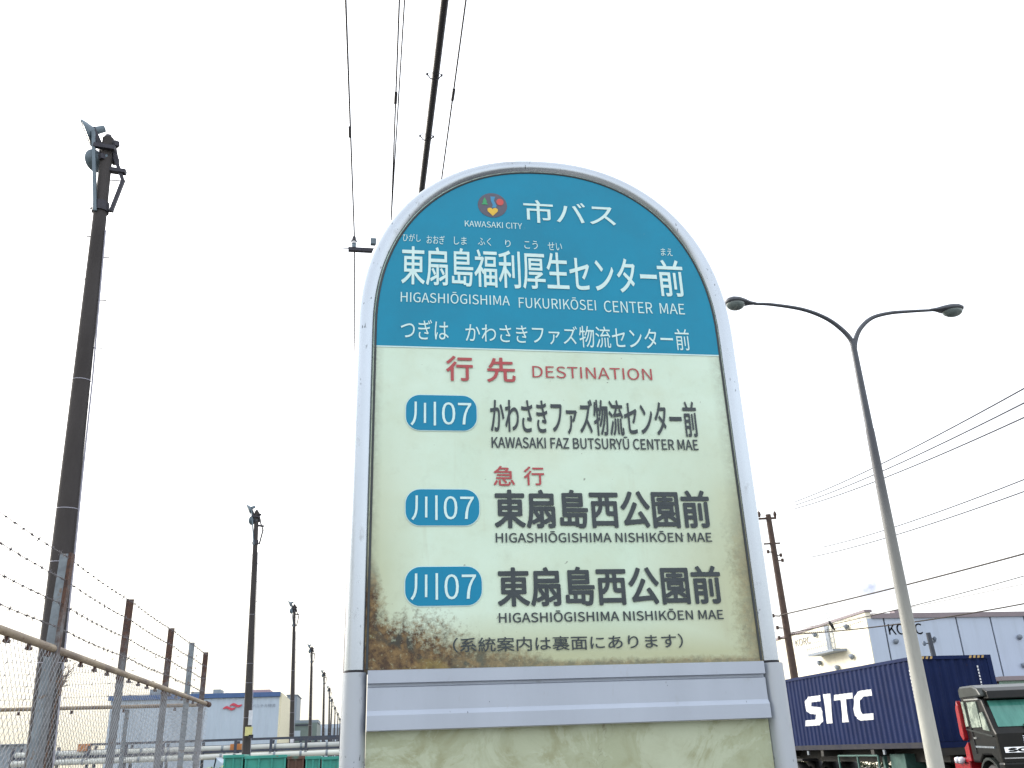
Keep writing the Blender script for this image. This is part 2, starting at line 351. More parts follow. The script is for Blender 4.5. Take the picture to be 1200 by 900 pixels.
def empty(name, loc, rz, label, cat, group=None):
    o = bpy.data.objects.new(name, None); COL.objects.link(o); o.location = loc; o.rotation_euler = (0, 0, rz); o.empty_display_size = .2
    ORI[o.name] = Matrix.Translation(Vector(loc)) @ Matrix.Rotation(rz, 4, 'Z')
    return tag(o, label, cat, group)
def copy_tree(o, parent=None):
    c = o.copy(); COL.objects.link(c); c.parent = parent
    for ch in [x for x in KIDS.get(o.name, [])]: copy_tree(ch, c)
    return c
KIDS = {}
def kids_of(root):
    KIDS.clear()
    for x in COL.objects:
        if x.parent: KIDS.setdefault(x.parent.name, []).append(x)
def struct(name, mb, m): return tag(mb.build(name, m), None, None, kind='structure')

# text as flat outline geometry: returns vertices in font units and faces
FONT = None
try:
    import os
    FONT = bpy.data.fonts.load(os.path.join(bpy.utils.system_resource('DATAFILES'), 'fonts', 'Noto Sans CJK Regular.woff2'))   # Blender's own bundled typeface
except Exception: FONT = None
def glyphs(txt, bold=0.0, space=1.0):
    cu = bpy.data.curves.new('t', 'FONT'); cu.body = txt; cu.size = 1; cu.resolution_u = 4; cu.fill_mode = 'FRONT'
    cu.space_character = space
    if FONT is not None: cu.font = FONT
    ob = bpy.data.objects.new('t', cu); COL.objects.link(ob)
    dg = bpy.context.evaluated_depsgraph_get(); me = bpy.data.meshes.new_from_object(ob.evaluated_get(dg))
    vs = [tuple(v.co) for v in me.vertices]; fs = [tuple(p.vertices) for p in me.polygons]
    bpy.data.objects.remove(ob); bpy.data.curves.remove(cu); bpy.data.meshes.remove(me)
    return vs, fs
_CAP = {}
def fit_text(txt, x0, y0, x1, y1, bold=0.0, cap=False, space=1.0):
    vs, fs = glyphs(txt, bold, space)
    xs = [v[0] for v in vs]; ys = [v[1] for v in vs]
    xa, xb = min(xs), max(xs)
    if cap:
        if 0 not in _CAP: hv = glyphs('H')[0]; _CAP[0] = (min(v[1] for v in hv), max(v[1] for v in hv))
        ya, yb = _CAP[0]
    else: ya, yb = min(ys), max(ys)
    q = abs(bold)*(y1-y0)/max(.2, yb-ya)   # stroke growth in final units
    x0 += q; x1 -= q; y0 += q; y1 -= q
    V = [(x0+(v[0]-xa)/(xb-xa)*(x1-x0), y0+(v[1]-ya)/(yb-ya)*(y1-y0), 0.0) for v in vs]
    if q < 1e-9: return V, fs
    out, of = [], []                       # heavier rounded strokes: the outline laid down again round a small circle
    for k in range(12):
        a = 2*math.pi*k/12; b = len(out); out += [(p[0]+q*math.cos(a), p[1]+q*math.sin(a), k*1.2e-5) for p in V]; of += [tuple(b+i for i in f) for f in fs]
    return out, of

# ================================================================== SETTING
mb = MB(); mb.add([(-1500, -400, -.16), (1500, -400, -.16), (1500, 2500, -.16), (-1500, 2500, -.16)], [(0, 1, 2, 3)]); struct('ground', mb, 'ground')
mb = MB(); mb.bb((-2.6, -40, -.14), (1.1, 300, 0)); struct('pavement', mb, 'paving')
mb = MB(); mb.bb((1.1, -40, -.14), (1.25, 300, .004)); struct('kerb', mb, 'kerb')
mb = MB(); mb.add([(1.25, -40, -.125), (21, -40, -.125), (21, 300, -.125), (1.25, 300, -.125)], [(0, 1, 2, 3)]); struct('road', mb, 'asphalt')
mb = MB()
for y in range(-36, 300, 10): mb.add([(4.9, y, -.121), (5.02, y, -.121), (5.02, y+5, -.121), (4.9, y+5, -.121)], [(0, 1, 2, 3)])
mb.add([(1.6, -40, -.121), (1.72, -40, -.121), (1.72, 300, -.121), (1.6, 300, -.121)], [(0, 1, 2, 3)])
struct('road_marking', mb, 'paint')
mb = MB(); mb.bb((8.9, -40, -.12), (10.5, 300, .02)); struct('median_strip', mb, 'kerb')
mb = MB(); mb.bb((21, -40, -.13), (30, 300, .02)); struct('far_pavement', mb, 'paving')

# ================================================================== BUS STOP SIGN
A = math.radians(1); U = np.array([math.cos(A), -math.sin(A), 0]); NN = np.array([math.sin(A), math.cos(A), 0]); P0 = CAM+NN*1.25
UC = .2645; WI = .2755
def uv(px, py):
    P = hit(px, py, P0, NN); return float((P-CAM)@U)-UC, float(P[2])
sloc = (CAM+NN*1.25+U*UC); sloc = (float(sloc[0]), float(sloc[1]), 0.0)
sign = empty('bus_stop_sign', sloc, -A, 'tall arched bus stop sign with blue header and rust stained cream face on the pavement', 'bus stop sign')
SPR, BH, NE = 2.215, .303, 2.2
def arch(a, b, n=40):
    out = []
    for i in range(n+1):
        t = math.pi*i/n; c, s_ = math.cos(t), math.sin(t)
        out.append((-a*math.copysign(abs(c)**(2/NE), c), SPR+b*abs(s_)**(2/NE)))
    return out
ZR = 1.706
def flat(poly, y): return MB().add([(a, y, b) for a, b in poly], [tuple(range(len(poly)))])
face_poly = [(-WI-.004, ZR-.004)]+arch(WI+.004, BH+.004)+[(WI+.004, ZR-.004)]
mb = MB(); mb.prism(face_poly, lambda a, b, d: (a, d, b), 0.0, .006)
pm = panel_mat('stained_cream_sign_face', 2*WI, 0, ZR)
# object coordinates of the face start at its lower left corner
k = pm.node_tree
panel = MB()
panel.v = [(v[0]+WI, v[1], v[2]) for v in mb.v]; panel.f = mb.f; panel.sm = mb.sm
face = panel.build('sign_face', pm, sign, local=True); face.location = (-WI, 0, 0)
ORI[face.name] = ORI[sign.name].copy()
def face_part(mbx, name, m, parent=face):
    mbx.v = [(v[0]+WI, v[1], v[2]) for v in mbx.v]; return mbx.build(name, m, parent, local=True)
ZB = 2.1835
hp = [p for p in arch(WI+.003, BH+.003, 60) if p[1] > ZB]
hdr = [(-WI-.003, ZB)]+hp+[(WI+.003, ZB)]
face_part(flat(hdr, -.0008), 'blue_header', 'blue')
face_part(flat([(-WI-.003, ZB-.0022), (-WI-.003, ZB), (WI+.003, ZB), (WI+.003, ZB-.0022)], -.0007), 'header_edge_line', 'lite')
def line(txt, lb, rt, m, bold=0.0, cap=False, y=-.0016, name='lettering', space=1.0, parent=face):
    x0, z0 = uv(*lb); x1, z1 = uv(*rt)
    vs, fs = fit_text(txt, x0, z0, x1, z1, bold, cap, space)
    mbx = MB().add([(a, y-c, b) for a, b, c in vs], fs); return face_part(mbx, name, m, parent)
# header
line('市バス', (614, 261), (719.5, 240), 'lite', .003)
for t, lb, rt in (('ひがし', (472, 283), (493, 275)), ('おおぎ', (500, 286), (521, 277)), ('しま', (532, 287), (546.6, 278.5)), ('ふく', (560, 288), (575, 279.5)),
                  ('り', (592, 290), (598, 282)), ('こう', (614.6, 292), (629.6, 283)), ('せい', (642, 293.5), (658, 285)), ('まえ', (774.7, 300), (787, 292))):
    line(t, lb, rt, 'lite', 0.0)
line('東扇島福利厚生', (470, 333.5), (664.5, 297), 'lite', .0028)
line('センタ', (668.5, 341), (742.5, 304), 'lite', .0028)
line('ー', (750, 327), (769, 322.5), 'lite', .0028)
line('前', (773, 347.5), (798, 306), 'lite', .003)
line('HIGASHIŌGISHIMA', (469.5, 354), (597, 347.5), 'lite', 0, True)
line('FUKURIKŌSEI', (608, 361), (697.5, 352.5), 'lite', 0, True)
line('CENTER', (708, 366), (763.5, 355), 'lite', 0, True)
line('MAE', (773.5, 368), (801, 356.8), 'lite', 0, True)
line('つぎは', (469.5, 397.5), (525.5, 376), 'lite', 0)
line('かわさきファズ', (545.5, 401), (675.5, 383), 'lite', 0)
line('物流センター前', (679.5, 407.5), (806, 386.3), 'lite', 0)
# body
line('行', (522.7, 446.5), (553.8, 418), 'red', .006); line('先', (570.7, 448), (603.3, 420), 'red', .006)
line('DESTINATION', (624, 442.5), (763, 432.8), 'red', 0, True)
line('かわさきファズ', (575, 508), (693, 468.5), 'dark', .0032)
line('物流センター前', (697, 511), (814, 471), 'dark', .0030)
line('KAWASAKI FAZ BUTSURYŪ CENTER MAE', (576, 525), (817, 515.7), 'dark', .005, True)
line('急', (578.4, 569.5), (602.7, 546.5), 'red', .0035); line('行', (614, 569), (637, 547), 'red', .0035)
line('東扇島西公園前', (579.6, 619.5), (829, 575), 'dark', .0075)
line('HIGASHIŌGISHIMA NISHIKŌEN MAE', (580.8, 636), (833, 624.5), 'dark', .005, True)
line('東扇島西公園前', (583.3, 711.5), (842, 663), 'dark', .0075)
line('HIGASHIŌGISHIMA NISHIKŌEN MAE', (584.5, 730), (846.5, 714.8), 'dark', .005, True)
line('（系統案内は裏面にあります）', (530.7, 765), (799, 742.5), 'dark', .0030)
# route number pills
def rrect(x0, z0, x1, z1, r, n=8):
    out = []
    for cx, cz, a0 in ((x1-r, z1-r, 0), (x0+r, z1-r, 90), (x0+r, z0+r, 180), (x1-r, z0+r, 270)):
        for i in range(n+1):
            a = math.radians(a0+90*i/n); out.append((cx+r*math.cos(a), cz+r*math.sin(a)))
    return out
for (x0, y0, x1, y1), (tx0, ty0, tx1, ty1) in (((475.5, 504, 558, 464.5), (481, 499, 552, 471.5)), ((475, 616, 561, 574), (482, 610, 555, 581)), ((474.5, 710.5, 564, 664), (481, 703.7, 557.6, 672))):
    a, b = uv(x0, y0), uv(x1, y1)
    pl = face_part(flat(rrect(a[0]-.0012, a[1]-.0012, b[0]+.0012, b[1]+.0012, .0222), -.0009), 'route_plate', 'lite')
    pl2 = face_part(flat(rrect(a[0], a[1], b[0], b[1], .021), -.0013), 'blue_field', 'pill', pl)
    w_ = tx1-tx0
    line('川', (tx0, ty0), (tx0+w_*.42, ty1), 'lite', .0, parent=pl, y=-.002)
    line('07', (tx0+w_*.52, ty0-1), (tx1, ty1+1), 'lite', 0, parent=pl, y=-.002)
# city emblem
ec = uv(577, 241); er = .0248
def circ(cx, cz, rx, rz, n=28): return [(cx+rx*math.cos(2*math.pi*i/n), cz+rz*math.sin(2*math.pi*i/n)) for i in range(n)]
em = face_part(flat(circ(ec[0], ec[1], er, er*.97), -.0013), 'city_emblem', 'emb')
def e(pts): return [(ec[0]+a*er, ec[1]+b*er) for a, b in pts]
face_part(flat(e([(-.75, .02), (-.3, .02), (-.42, .22), (-.36, .22), (-.52, .6), (-.68, .22), (-.62, .22)]), -.0018), 'tree_mark', 'emb_g', em)
face_part(flat(e([(-.13, .68), (.2, .68), (.1, .35), (.28, -.02), (.22, -.2), (-.05, -.2), (.02, .0), (-.1, .3)]), -.0018), 'river_mark', 'emb_b', em)
face_part(flat([(a, b) for a, b in circ(ec[0]+.52*er, ec[1]+.27*er, er*.25, er*.27, 18)], -.0018), 'sun_mark', 'emb_r', em)
face_part(flat(e([(0, -.86), (.34, -.5), (.36, -.32), (.22, -.22), (.08, -.24), (0, -.34), (-.08, -.24), (-.22, -.22), (-.36, -.32), (-.34, -.5)]), -.0018), 'heart_mark', 'emb_y', em)
line('KAWASAKI CITY', (544.7, 265.8), (611.4, 262.3), 'lite', 0, True)
# frame: one rounded aluminium tube bent over the top
FR = .0158
fp = [(-WI-FR, ZR+.001)]+[(-WI-FR, z) for z in (1.9, 2.1)]+arch(WI+FR, BH+FR, 56)+[(WI+FR, z) for z in (2.1, 1.9)]+[(WI+FR, ZR+.001)]
def flat_tube(pts, rx, ry, y0, n=20):
    m_ = MB().tube([(a, 0, b) for a, b in pts], rx, n, smooth=True); m_.v = [(v[0], v[1]*ry/rx+y0, v[2]) for v in m_.v]; return m_
flat_tube(fp, FR, .0165, .0125).build('arched_frame', 'alu', sign, local=True)
bp = [(-WI-FR-.0022, ZR+.001)]+arch(WI+FR+.0022, BH+FR+.0022, 56)+[(WI+FR+.0022, ZR+.001)]
flat_tube(bp, .0150, .005, .0285).build('back_channel', 'backch', sign, local=True)
# thin dark bead drawn in as the shade at the frame's inner edge
sp = [(-WI-.001, ZR+.002)]+arch(WI+.001, BH+.001, 56)+[(WI+.001, ZR+.002)]
MB().tube([(a, -.0004, b) for a, b in sp], .0019, 6).build('shade_bead', 'shade_bead', sign, local=True)
for s_ in (-1, 1):
    flat_tube([(s_*(WI+FR+.001), .03), (s_*(WI+FR+.001), 1.2), (s_*(WI+FR+.001), ZR-.0022)], .0162, .0195, .006, 24).build('post', 'alu_low', sign, local=True)
    flat_tube([(s_*(WI+FR), ZR-.003), (s_*(WI+FR), ZR+.0015)], .0146, .0155, .009, 18).build('joint_gap', 'gap', sign, local=True)
# crossbar profile (y, z), extruded between the posts
prof = [(.012, ZR), (-.010, ZR), (-.0115, ZR-.001), (-.0115, ZR-.0165), (-.004, ZR-.0172), (-.004, ZR-.0205), (-.0085, ZR-.022), (-.0085, ZR-.0505), (-.0125, ZR-.0565), (-.0125, ZR-.0745), (-.0115, ZR-.0752), (.012, ZR-.0752)]
mb = MB(); mb.prism(prof, lambda a, b, d: (d, a, b), -WI+.0005, WI-.0005); mb.build('crossbar', 'alu_bar', sign, local=True)
lm = panel_mat('weathered_lower_board', 2*WI, 0, 1.0, True)
mb = MB(); mb.bb((-WI, .002, .92), (WI, .010, ZR-.0755)); lb_ = mb.build('timetable_board', lm, sign, local=True)
mb = MB(); mb.bb((-WI+.0005, -.010, .88), (WI-.0005, .012, .92)); mb.build('lower_crossbar', 'alu_low', sign, local=True)
mb = MB(); mb.bb((-.36, -.22, .0), (.36, .22, .09)); mb.build('concrete_base', 'kerb', sign, local=True, bevel=.01)
for px, py in ((414, 490), (405.5, 758)):
    x_, z_ = uv(px, py); MB().box((x_+.0035, .010, z_), (.005, .008, .009)).build('side_screw', 'steel_dk', sign, local=True, bevel=.001)

# ================================================================== DARK FLOODLIGHT POLES
def make_pole():
    y = 11.5
    global lean_x, lean_z
    base = atY(45, 900, y); top = atY(127, 163, y)
    bx = base[0]+(base[0]-top[0])*(base[2]/(top[2]-base[2]))
    lean_x, lean_z = float(top[0]-bx), float(top[2])
    root = empty('floodlight_pole', (bx, y, 0), 0, 'nearest and tallest dark concrete floodlight pole behind the barbed wire fence', 'light pole', 'dark floodlight poles in a row beyond the fence')
    g = lambda f_: Vector((bx+(top[0]-bx)*f_, y, top[2]*f_))
    MB().tube([g(0), g(.3), g(.6), g(.85), g(1)], [.150, .135, .112, .092, .080], 20).build('pole', 'pole', root)
    p = lambda px, py, dy=0.0: Vector(atY(px, py, y+dy).tolist())
    # two dish floodlights with tail housings
    def flood(c, tail, r, name):
        c, tail = Vector(c), Vector(tail); ax = (tail-c).normalized(); L = (tail-c).length
        prof_ = [(0, r*1.02), (0.02, r), (L*.25, r*.72), (L*.42, r*.38), (L*.5, r*.30), (L*.97, r*.26), (L, r*.1), (L*1.001, .001)]
        o = MB().lathe(prof_, c, ax, 24).build(name, 'lamphousing', root)
        MB().lathe([(.012, .001), (.012, r*.97)], c, ax, 24).build('lens', 'lampglass', o)
        return o
    flood(p(100.5, 156, .0), p(123.5, 150.5, .02), .20, 'floodlight')
    flood(p(111, 188.5, .10), p(127, 184, -.06), .17, 'floodlight')
    # crossarms, braces, boxes
    MB().bar(p(108, 150, -.03), p(124, 186, .05), .07).build('lamp_bracket', 'steel_dk', root)
    MB().bar(p(110, 170, -.1), p(135, 174, -.1), .065).build('crossarm', 'steel_dk', root)
    MB().bar(p(117, 183, -.1), p(138, 190, .1), .08).build('crossarm', 'steel_dk', root)
    MB().bar(p(127, 199, .0), p(147.5, 202, .0), .09, .06).build('crossarm', 'steel_dk', root)
    MB().bar(p(131, 166, .0), p(136, 192, .05), .09, .07).build('ballast_box', 'steel_dk', root)
    MB().bar(p(133, 168, -.1), p(138.5, 170, -.05), .08).build('ballast_box', 'steel_dk', root)
    MB().bar(p(135, 185, 0), p(144.5, 213, 0), .05).build('strut', 'steel_dk', root)
    MB().bar(p(144.5, 211, 0), p(130, 248, -.02), .05).build('strut', 'steel_dk', root)
    MB().bar(p(109.5, 154, -.1), p(111.5, 247, -.1), .045).build('strut', 'lamphousing', root)
    MB().tube([p(127, 159), p(127, 165)], [.045, .075], 10).build('pole_cap', 'steel_dk', root)
    MB().tube([p(106, 244), p(133, 248)], .02, 5).build('step_bolt', 'steel_dk', root)
    MB().tube([g(.890), g(.875)], [.112, .114], 16).build('collar', 'steel_dk', root)
    for px, py, s_ in ((104, 277, -1), (126, 302, 1), (99, 327, -1), (122, 352, 1), (143, 212, 1), (96, 380, -1), (117, 408, 1), (91, 436, -1)):
        c = p(px, py); MB().tube([c-Vector((s_*.16, 0, 0)), c+Vector((s_*.03, 0, 0))], .009, 5).build('step_bolt', 'steel_dk', root)
    MB().tube([g(.845)+Vector((.102, -.02, 0)), g(.7)+Vector((.125, -.02, 0)), g(.62)+Vector((.135, 0, 0)), g(.5)+Vector((.142, -.02, 0)), g(.4)+Vector((.148, -.02, 0)), g(.3)+Vector((.152, -.02, 0)), g(.05)+Vector((.158, -.02, 0))], .012, 6).build('cable', 'cable_w', root)
    for f_ in (.885, .62, .45, .385, .27):
        c = g(f_); r_ = .150-.070*f_+.005
        MB().tube([(c.x+r_*math.cos(t*.449), c.y+r_*math.sin(t*.449), c.z+.01*math.sin(t*.449)) for t in range(15)], .006, 5, caps=False).build('wire_band', 'cable_w', root)
    return root
pole = make_pole(); kids_of(pole)
px_lab = ['', 'second dark floodlight pole from the left, carrying a small cream plate low down', 'third dark floodlight pole from the left with a tiny white tag',
          'fourth dark floodlight pole from the left, beyond the turquoise bins', 'fifth dark floodlight pole from the left', 'sixth dark floodlight pole from the left',
          'seventh dark floodlight pole, thin and far off', 'eighth dark floodlight pole, thin and far off', 'ninth dark floodlight pole, very small in the distance', 'tenth dark floodlight pole, very small in the distance', 'farthest dark floodlight pole, next to the sign frame']
far_poles = []
def foot_lean(pb, pt, Y):      # foot x and sideways lean over the pole's height, from its two ends
    b, t = atY(*pb, Y), atY(*pt, Y); k_ = (t[0]-b[0])/(t[2]-b[2]); return (Y, float(b[0]-k_*b[2]), float(k_*10.4))
FARP = [foot_lean((288, 880), (300.5, 602), 34.5), foot_lean((341, 880), (345, 707), 57.5), foot_lean((362.5, 880), (365.5, 757), 80.4), foot_lean((378, 885), (379.8, 792), 105), foot_lean((385, 885), (386, 807), 129),
        (153, -4.25, .1), (178, -4.2, 0), (203, -4.25, .1), (230, -4.2, 0), (260, -4.25, .1)]
LEAN0 = math.atan2(lean_x, lean_z)
for i, (yy, xb_, lean) in enumerate(FARP, 1):
    c = copy_tree(pole); c.location = (xb_, yy, .3); c['label'] = px_lab[i]; far_poles.append(c)
    c.rotation_euler = (0, math.atan2(lean, 10.4)-LEAN0, 0)
fp2 = far_poles[0]
for q_ in far_poles[:2]: ORI[q_.name] = Matrix.Translation(Vector(q_.location)) @ q_.rotation_euler.to_matrix().to_4x4()
def yb(px, py, Y, w, h, m, name, parent):
    c = atY(px, py, Y); return MB().box(c, (w, .05, h)).build(name, m, parent, bevel=.004)
yb(291.5, 857, 34.2, .25, .29, 'yel', 'cream_plate', fp2); yb(293.5, 841, 34.15, .13, .48, 'whiteplate', 'meter_box', fp2); yb(294, 863, 34.2, .16, .12, 'steel_dk', 'junction_box', fp2)
yb(342, 868.5, 57.2, .2, .28, 'whiteplate', 'white_tag', far_poles[1])

# ================================================================== CHAIN LINK FENCE WITH BARBED WIRE
FX = -1.9
fence = empty('chain_link_fence', (FX, 6.17, 0), 0, 'chain link fence on rusty angle posts topped with four barbed wires along the pavement', 'fence')
posts = [.6, 2.5, 4.3, 6.17, 8.0, 9.83, 11.08, 12.12]
def lpost(x, y, h, m, parent, s=.07, t=.006, lab=None):
    poly = [(x, y), (x+s, y), (x+s, y+t), (x+t, y+t), (x+t, y+s), (x, y+s)]
    return MB().prism(poly, lambda a, b, d: (a, b, d), -.14, h).build('post', m, parent, label=lab)
for i, y in enumerate(posts):
    o = lpost(FX-.05, y, 2.9, 'galv' if i in (0, 2, 3, 6) else 'post_mix', fence, .052 if i == 3 else .062)
    if i == 3:   # the nearest post has a rusted flange on its right side
        MB().bb((FX+.003, y-.008, -.1), (FX+.024, y+.06, 2.905)).build('rusted_flange', 'post_mix', fence, label='rusty brown right flange of the nearest fence post')
MB().tube([(FX, -.5, 2.3), (FX, 5, 2.3), (FX, 12.6, 2.3)], .024, 12).build('top_rail', 'rail', fence)
MB().tube([(FX+.0, 12.35, 2.3), (FX, 12.62, 2.3)], .034, 12).build('rail_sleeve', 'rusty', fence)
def strand(a, b, sag, name, parent, barb=.13, r=.0028, seed=0):
    rnd = random.Random(seed); a, b = Vector(a), Vector(b); n = max(3, int((b-a).length/.35)); m_ = MB()
    f = lambda t: a.lerp(b, t)+Vector((0, 0, -4*sag*t*(1-t)))
    m_.tube([f(i/n) for i in range(n+1)], r, 4, caps=False)
    L = (b-a).length; k_ = int(L/barb); d = (b-a).normalized()
    for i in range(k_):
        c = f((i+.5+rnd.uniform(-.1, .1))/k_); m_.box(c, (.011, .011, .011))
        for s_ in range(2):
            v = Vector((rnd.uniform(-1, 1), rnd.uniform(-.3, .3), rnd.uniform(-1, 1))).normalized()*.018; m_.bar(c-v, c+v, .003)
    return m_
for k_, z in enumerate((2.87, 2.725, 2.575, 2.43)):
    m_ = MB()
    for i in range(len(posts)-1):
        s_ = strand((FX+.01, posts[i], z), (FX+.01, posts[i+1], z), .012, '', None, seed=k_*10+i); m_.add(s_.v, s_.f)
    s_ = strand((FX, -.5, z), (FX, posts[0], z), .01, '', None); m_.add(s_.v, s_.f)
    m_.build('barbed_wire', 'barb', fence)
clip = None
for i in range(36):
    y = -.3+.355*i
    if clip is None:
        m_ = MB(); m_.bb((FX-.008, y-.02, 2.262), (FX+.008, y+.012, 2.28)); m_.bb((FX-.012, y-.035, 2.245), (FX+.012, y+.02, 2.263)); clip = m_.build('wire_clip', 'rusty', fence); cy = y; cc = clip
    else: cc = clip.copy(); COL.objects.link(cc); cc.location = (0, y-cy, 0)
def chain(P, u0, u1, zt, pitch, r, seed):     # diagonal wires in two layers crossing each other
    m_ = MB(); rnd = random.Random(seed); H = zt
    for lay in (-1, 1):
        x = u0-H if lay > 0 else u0
        while x < (u1 if lay > 0 else u1+H):
            a = (x, 0.0) if lay > 0 else (x, 0.0); b = (x+H*lay, H)
            # clip to u0..u1
            (ax, az), (bx_, bz) = a, b
            def cl(ax, az, bx_, bz):
                if ax < u0: t = (u0-ax)/(bx_-ax); ax, az = u0, az+(bz-az)*t
                if ax > u1: t = (u1-ax)/(bx_-ax); ax, az = u1, az+(bz-az)*t
                return ax, az
            ax2, az2 = cl(ax, az, bx_, bz); bx2, bz2 = cl(bx_, bz, ax, az)
            if abs(bz2-az2) > .02 and u0-.001 <= ax2 <= u1+.001 and u0-.001 <= bx2 <= u1+.001:
                jt = lambda: rnd.uniform(-.004, .004)
                pts = []
                n = 6
                for i in range(n+1):
                    t = i/n; pts.append(P(ax2+(bx2-ax2)*t+jt()*.6, az2+(bz2-az2)*t, lay*.0022+.012*math.sin(ax2*3+t*4)))
                m_.tube(pts, r, 3, caps=False, smooth=False)
            x += pitch
    return m_
ch_ = chain(lambda u, z, d: (FX+.035+d, u, z), .6, 12.15, 2.26, .066, .0016, 3).build('chain_link_mesh', 'wire', fence); tag(ch_, None, None, kind='stuff')
# the fence turns the corner and runs away to the left
fence2 = empty('chain_link_fence', (FX, 12.3, 0), 0, 'return run of the chain link fence, seen through the nearer mesh on the left', 'fence')
MB().tube([(FX, 12.62, 2.30), (-6, 12.62, 2.31), (-14, 12.62, 2.30)], .024, 10).build('top_rail', 'rail', fence2)
for x in (-2.92, -4.02, -6.3, -8.4, -10.4, -12.4): lpost(x, 12.63, 2.27, 'galv', fence2, .05)
ch_ = chain(lambda u, z, d: (u, 12.585+d, z), -9.5, FX, 2.26, .075, .0015, 5).build('chain_link_mesh', 'wire', fence2); tag(ch_, None, None, kind='stuff')
for i in range(16): MB().bb((-2.3-i*.62, 12.6, 2.235), (-2.33-i*.62, 12.63, 2.275)).build('wire_clip', 'rusty', fence2)
m_ = MB()
for z in (2.43, 2.58, 2.72, 2.87):
    s_ = strand((FX, 12.2, z), (-13, 12.62, z), .05, '', None, .25, .0016); m_.add(s_.v, s_.f)
m_.build('barbed_wire', 'barb', fence2)
# dry vine on the nearest post
def vine():
    m_ = MB(); rnd = random.Random(4)
    def grow(p, d, L, r, dep):
        pts = [p]; n = 5
        for i in range(n):
            d = (d+Vector((rnd.uniform(-.5, .5), rnd.uniform(-.4, .4), rnd.uniform(-.25, .45)))*.5).normalized(); p = p+d*L/n; pts.append(p)
            if dep and rnd.random() < .55: grow(p, (d+Vector((rnd.uniform(-1, 1), rnd.uniform(-.5, .5), rnd.uniform(-.6, .6)))).normalized(), L*.5, r*.6, dep-1)
        m_.tube(pts, [r*(1-.12*i) for i in range(n+1)], 5)
    for px, py, tx, ty in ((70, 815, 83, 794), (69, 812, 72, 790), (68, 800, 73, 792), (70, 806, 76, 800)):
        a = Vector(atX(px, py, FX-.02).tolist()); b = Vector(atX(tx, ty, FX-.02).tolist()); grow(a, (b-a).normalized(), (b-a).length, .006, 2)
    a = Vector(atX(66, 820, FX-.03).tolist()); m_.tube([a-Vector((0, 0, 1.9)), a-Vector((.02, .03, 1.0)), a, Vector(atX(70, 808, FX-.02).tolist())], .006, 5)
    return m_
tag(vine().build('dry_vine', 'twig'), 'dry brown vine twigs poking out beside the nearest fence post', 'vine')
c = atX(55, 803, FX-.03)
tag(MB().box((c[0], c[1], c[2]), (.006, .07, .16)).build('fence_tag', 'yel'), 'small yellowed tag tied to the mesh in front of the tall pole', 'tag')

# ================================================================== OVERHEAD LINES AND THE POLE BEHIND THE SIGN
hp_ = empty('utility_pole', (.52, 17, 0), 0, 'utility pole mostly hidden behind the bus stop sign, crossarm end showing left of the arch', 'utility pole')
MB().tube([(.52, 17, -.14), (.52, 17, 6), (.52, 17, 11.85)], [.17, .14, .10], 16).build('pole', 'pole', hp_)
MB().bb((-.50, 16.9, 11.74), (1.5, 16.99, 11.82)).build('crossarm', 'steel_dk', hp_)
MB().tube([(-.62, 16.95, 11.81), (-.3, 16.95, 11.81)], .012, 6).build('arm_bolt', 'steel_dk', hp_)
for x in (-.385, .36, .45, 1.33):
    ins = MB().lathe([(0, .05), (.10, .05), (.10, .045)], (x, 16.94, 11.82), (0, 0, 1), 12).build('insulator', 'lamphousing', hp_)
    MB().lathe([(.10, .055), (.16, .055), (.16, .03)], (x, 16.94, 11.82), (0, 0, 1), 12).build('porcelain_ring', 'porcelain', ins)
    MB().lathe([(.165, .07), (.20, .05), (.28, .035), (.30, .001)], (x, 16.94, 11.82), (0, 0, 1), 12).build('insulator_cap', 'cable', ins)
MB().box((.03, 16.94, 12.0), (.13, .1, .16)).build('switch_box', 'lamphousing', hp_, bevel=.02)
def wire(name, pts, r, m, label, cat='cable', n=6, group=None): return tag(MB().tube(pts, r, n, caps=False).build(name, m), label, cat, group)
def span(a, b, sag, n=16):
    a, b = Vector(a), Vector(b); return [a.lerp(b, i/n)-Vector((0, 0, 4*sag*(i/n)*(1-i/n))) for i in range(n+1)]
GRP = 'overhead wires above the bus stop sign'
def oh(xa, xb, z, r, label):
    pts = [(xa-(xb-xa)*1.6, -8, z+.1), (xa-(xb-xa)*.3, 8, z-.02), (xa, 10.15, z), (xb, 16.94, z+.12), (xb, 40, z-.2), (xb, 64, z+.1)]
    o = wire('overhead_wire', pts, r, 'cable', label, 'wire', group=GRP)
    return o
w1 = oh(-.491, -.383, 12.0, .016, 'leftmost overhead wire, dropping to the insulator left of the sign')
w2 = oh(.298, .40, 12.0, .014, 'left one of the close pair of overhead wires in the middle')
w3 = oh(.374, .392, 12.0, .012, 'right one of the close pair of overhead wires in the middle')
w4 = oh(1.281, 1.34, 12.0, .015, 'rightmost thin overhead wire, right of the thick cable')
for o, x, y in ((w1, -.45, 13.3), (w2, .33, 12.3), (w4, 1.30, 12.1)):
    MB().tube([(x, y-.14, 12.03), (x, y+.14, 12.04)], .028, 8).build('wire_sleeve', 'cable', o)
tk = tag(MB().tube([(.72, -6, 8.55), (.66, 4, 8.48), (.64, 6.65, 8.5), (.629, 9.73, 8.5), (.60, 17, 8.6), (.58, 40, 8.4)], .042, 10, caps=False).build('overhead_cable', 'cable'), 'thick black overhead cable with small clamps above the arch', 'cable')
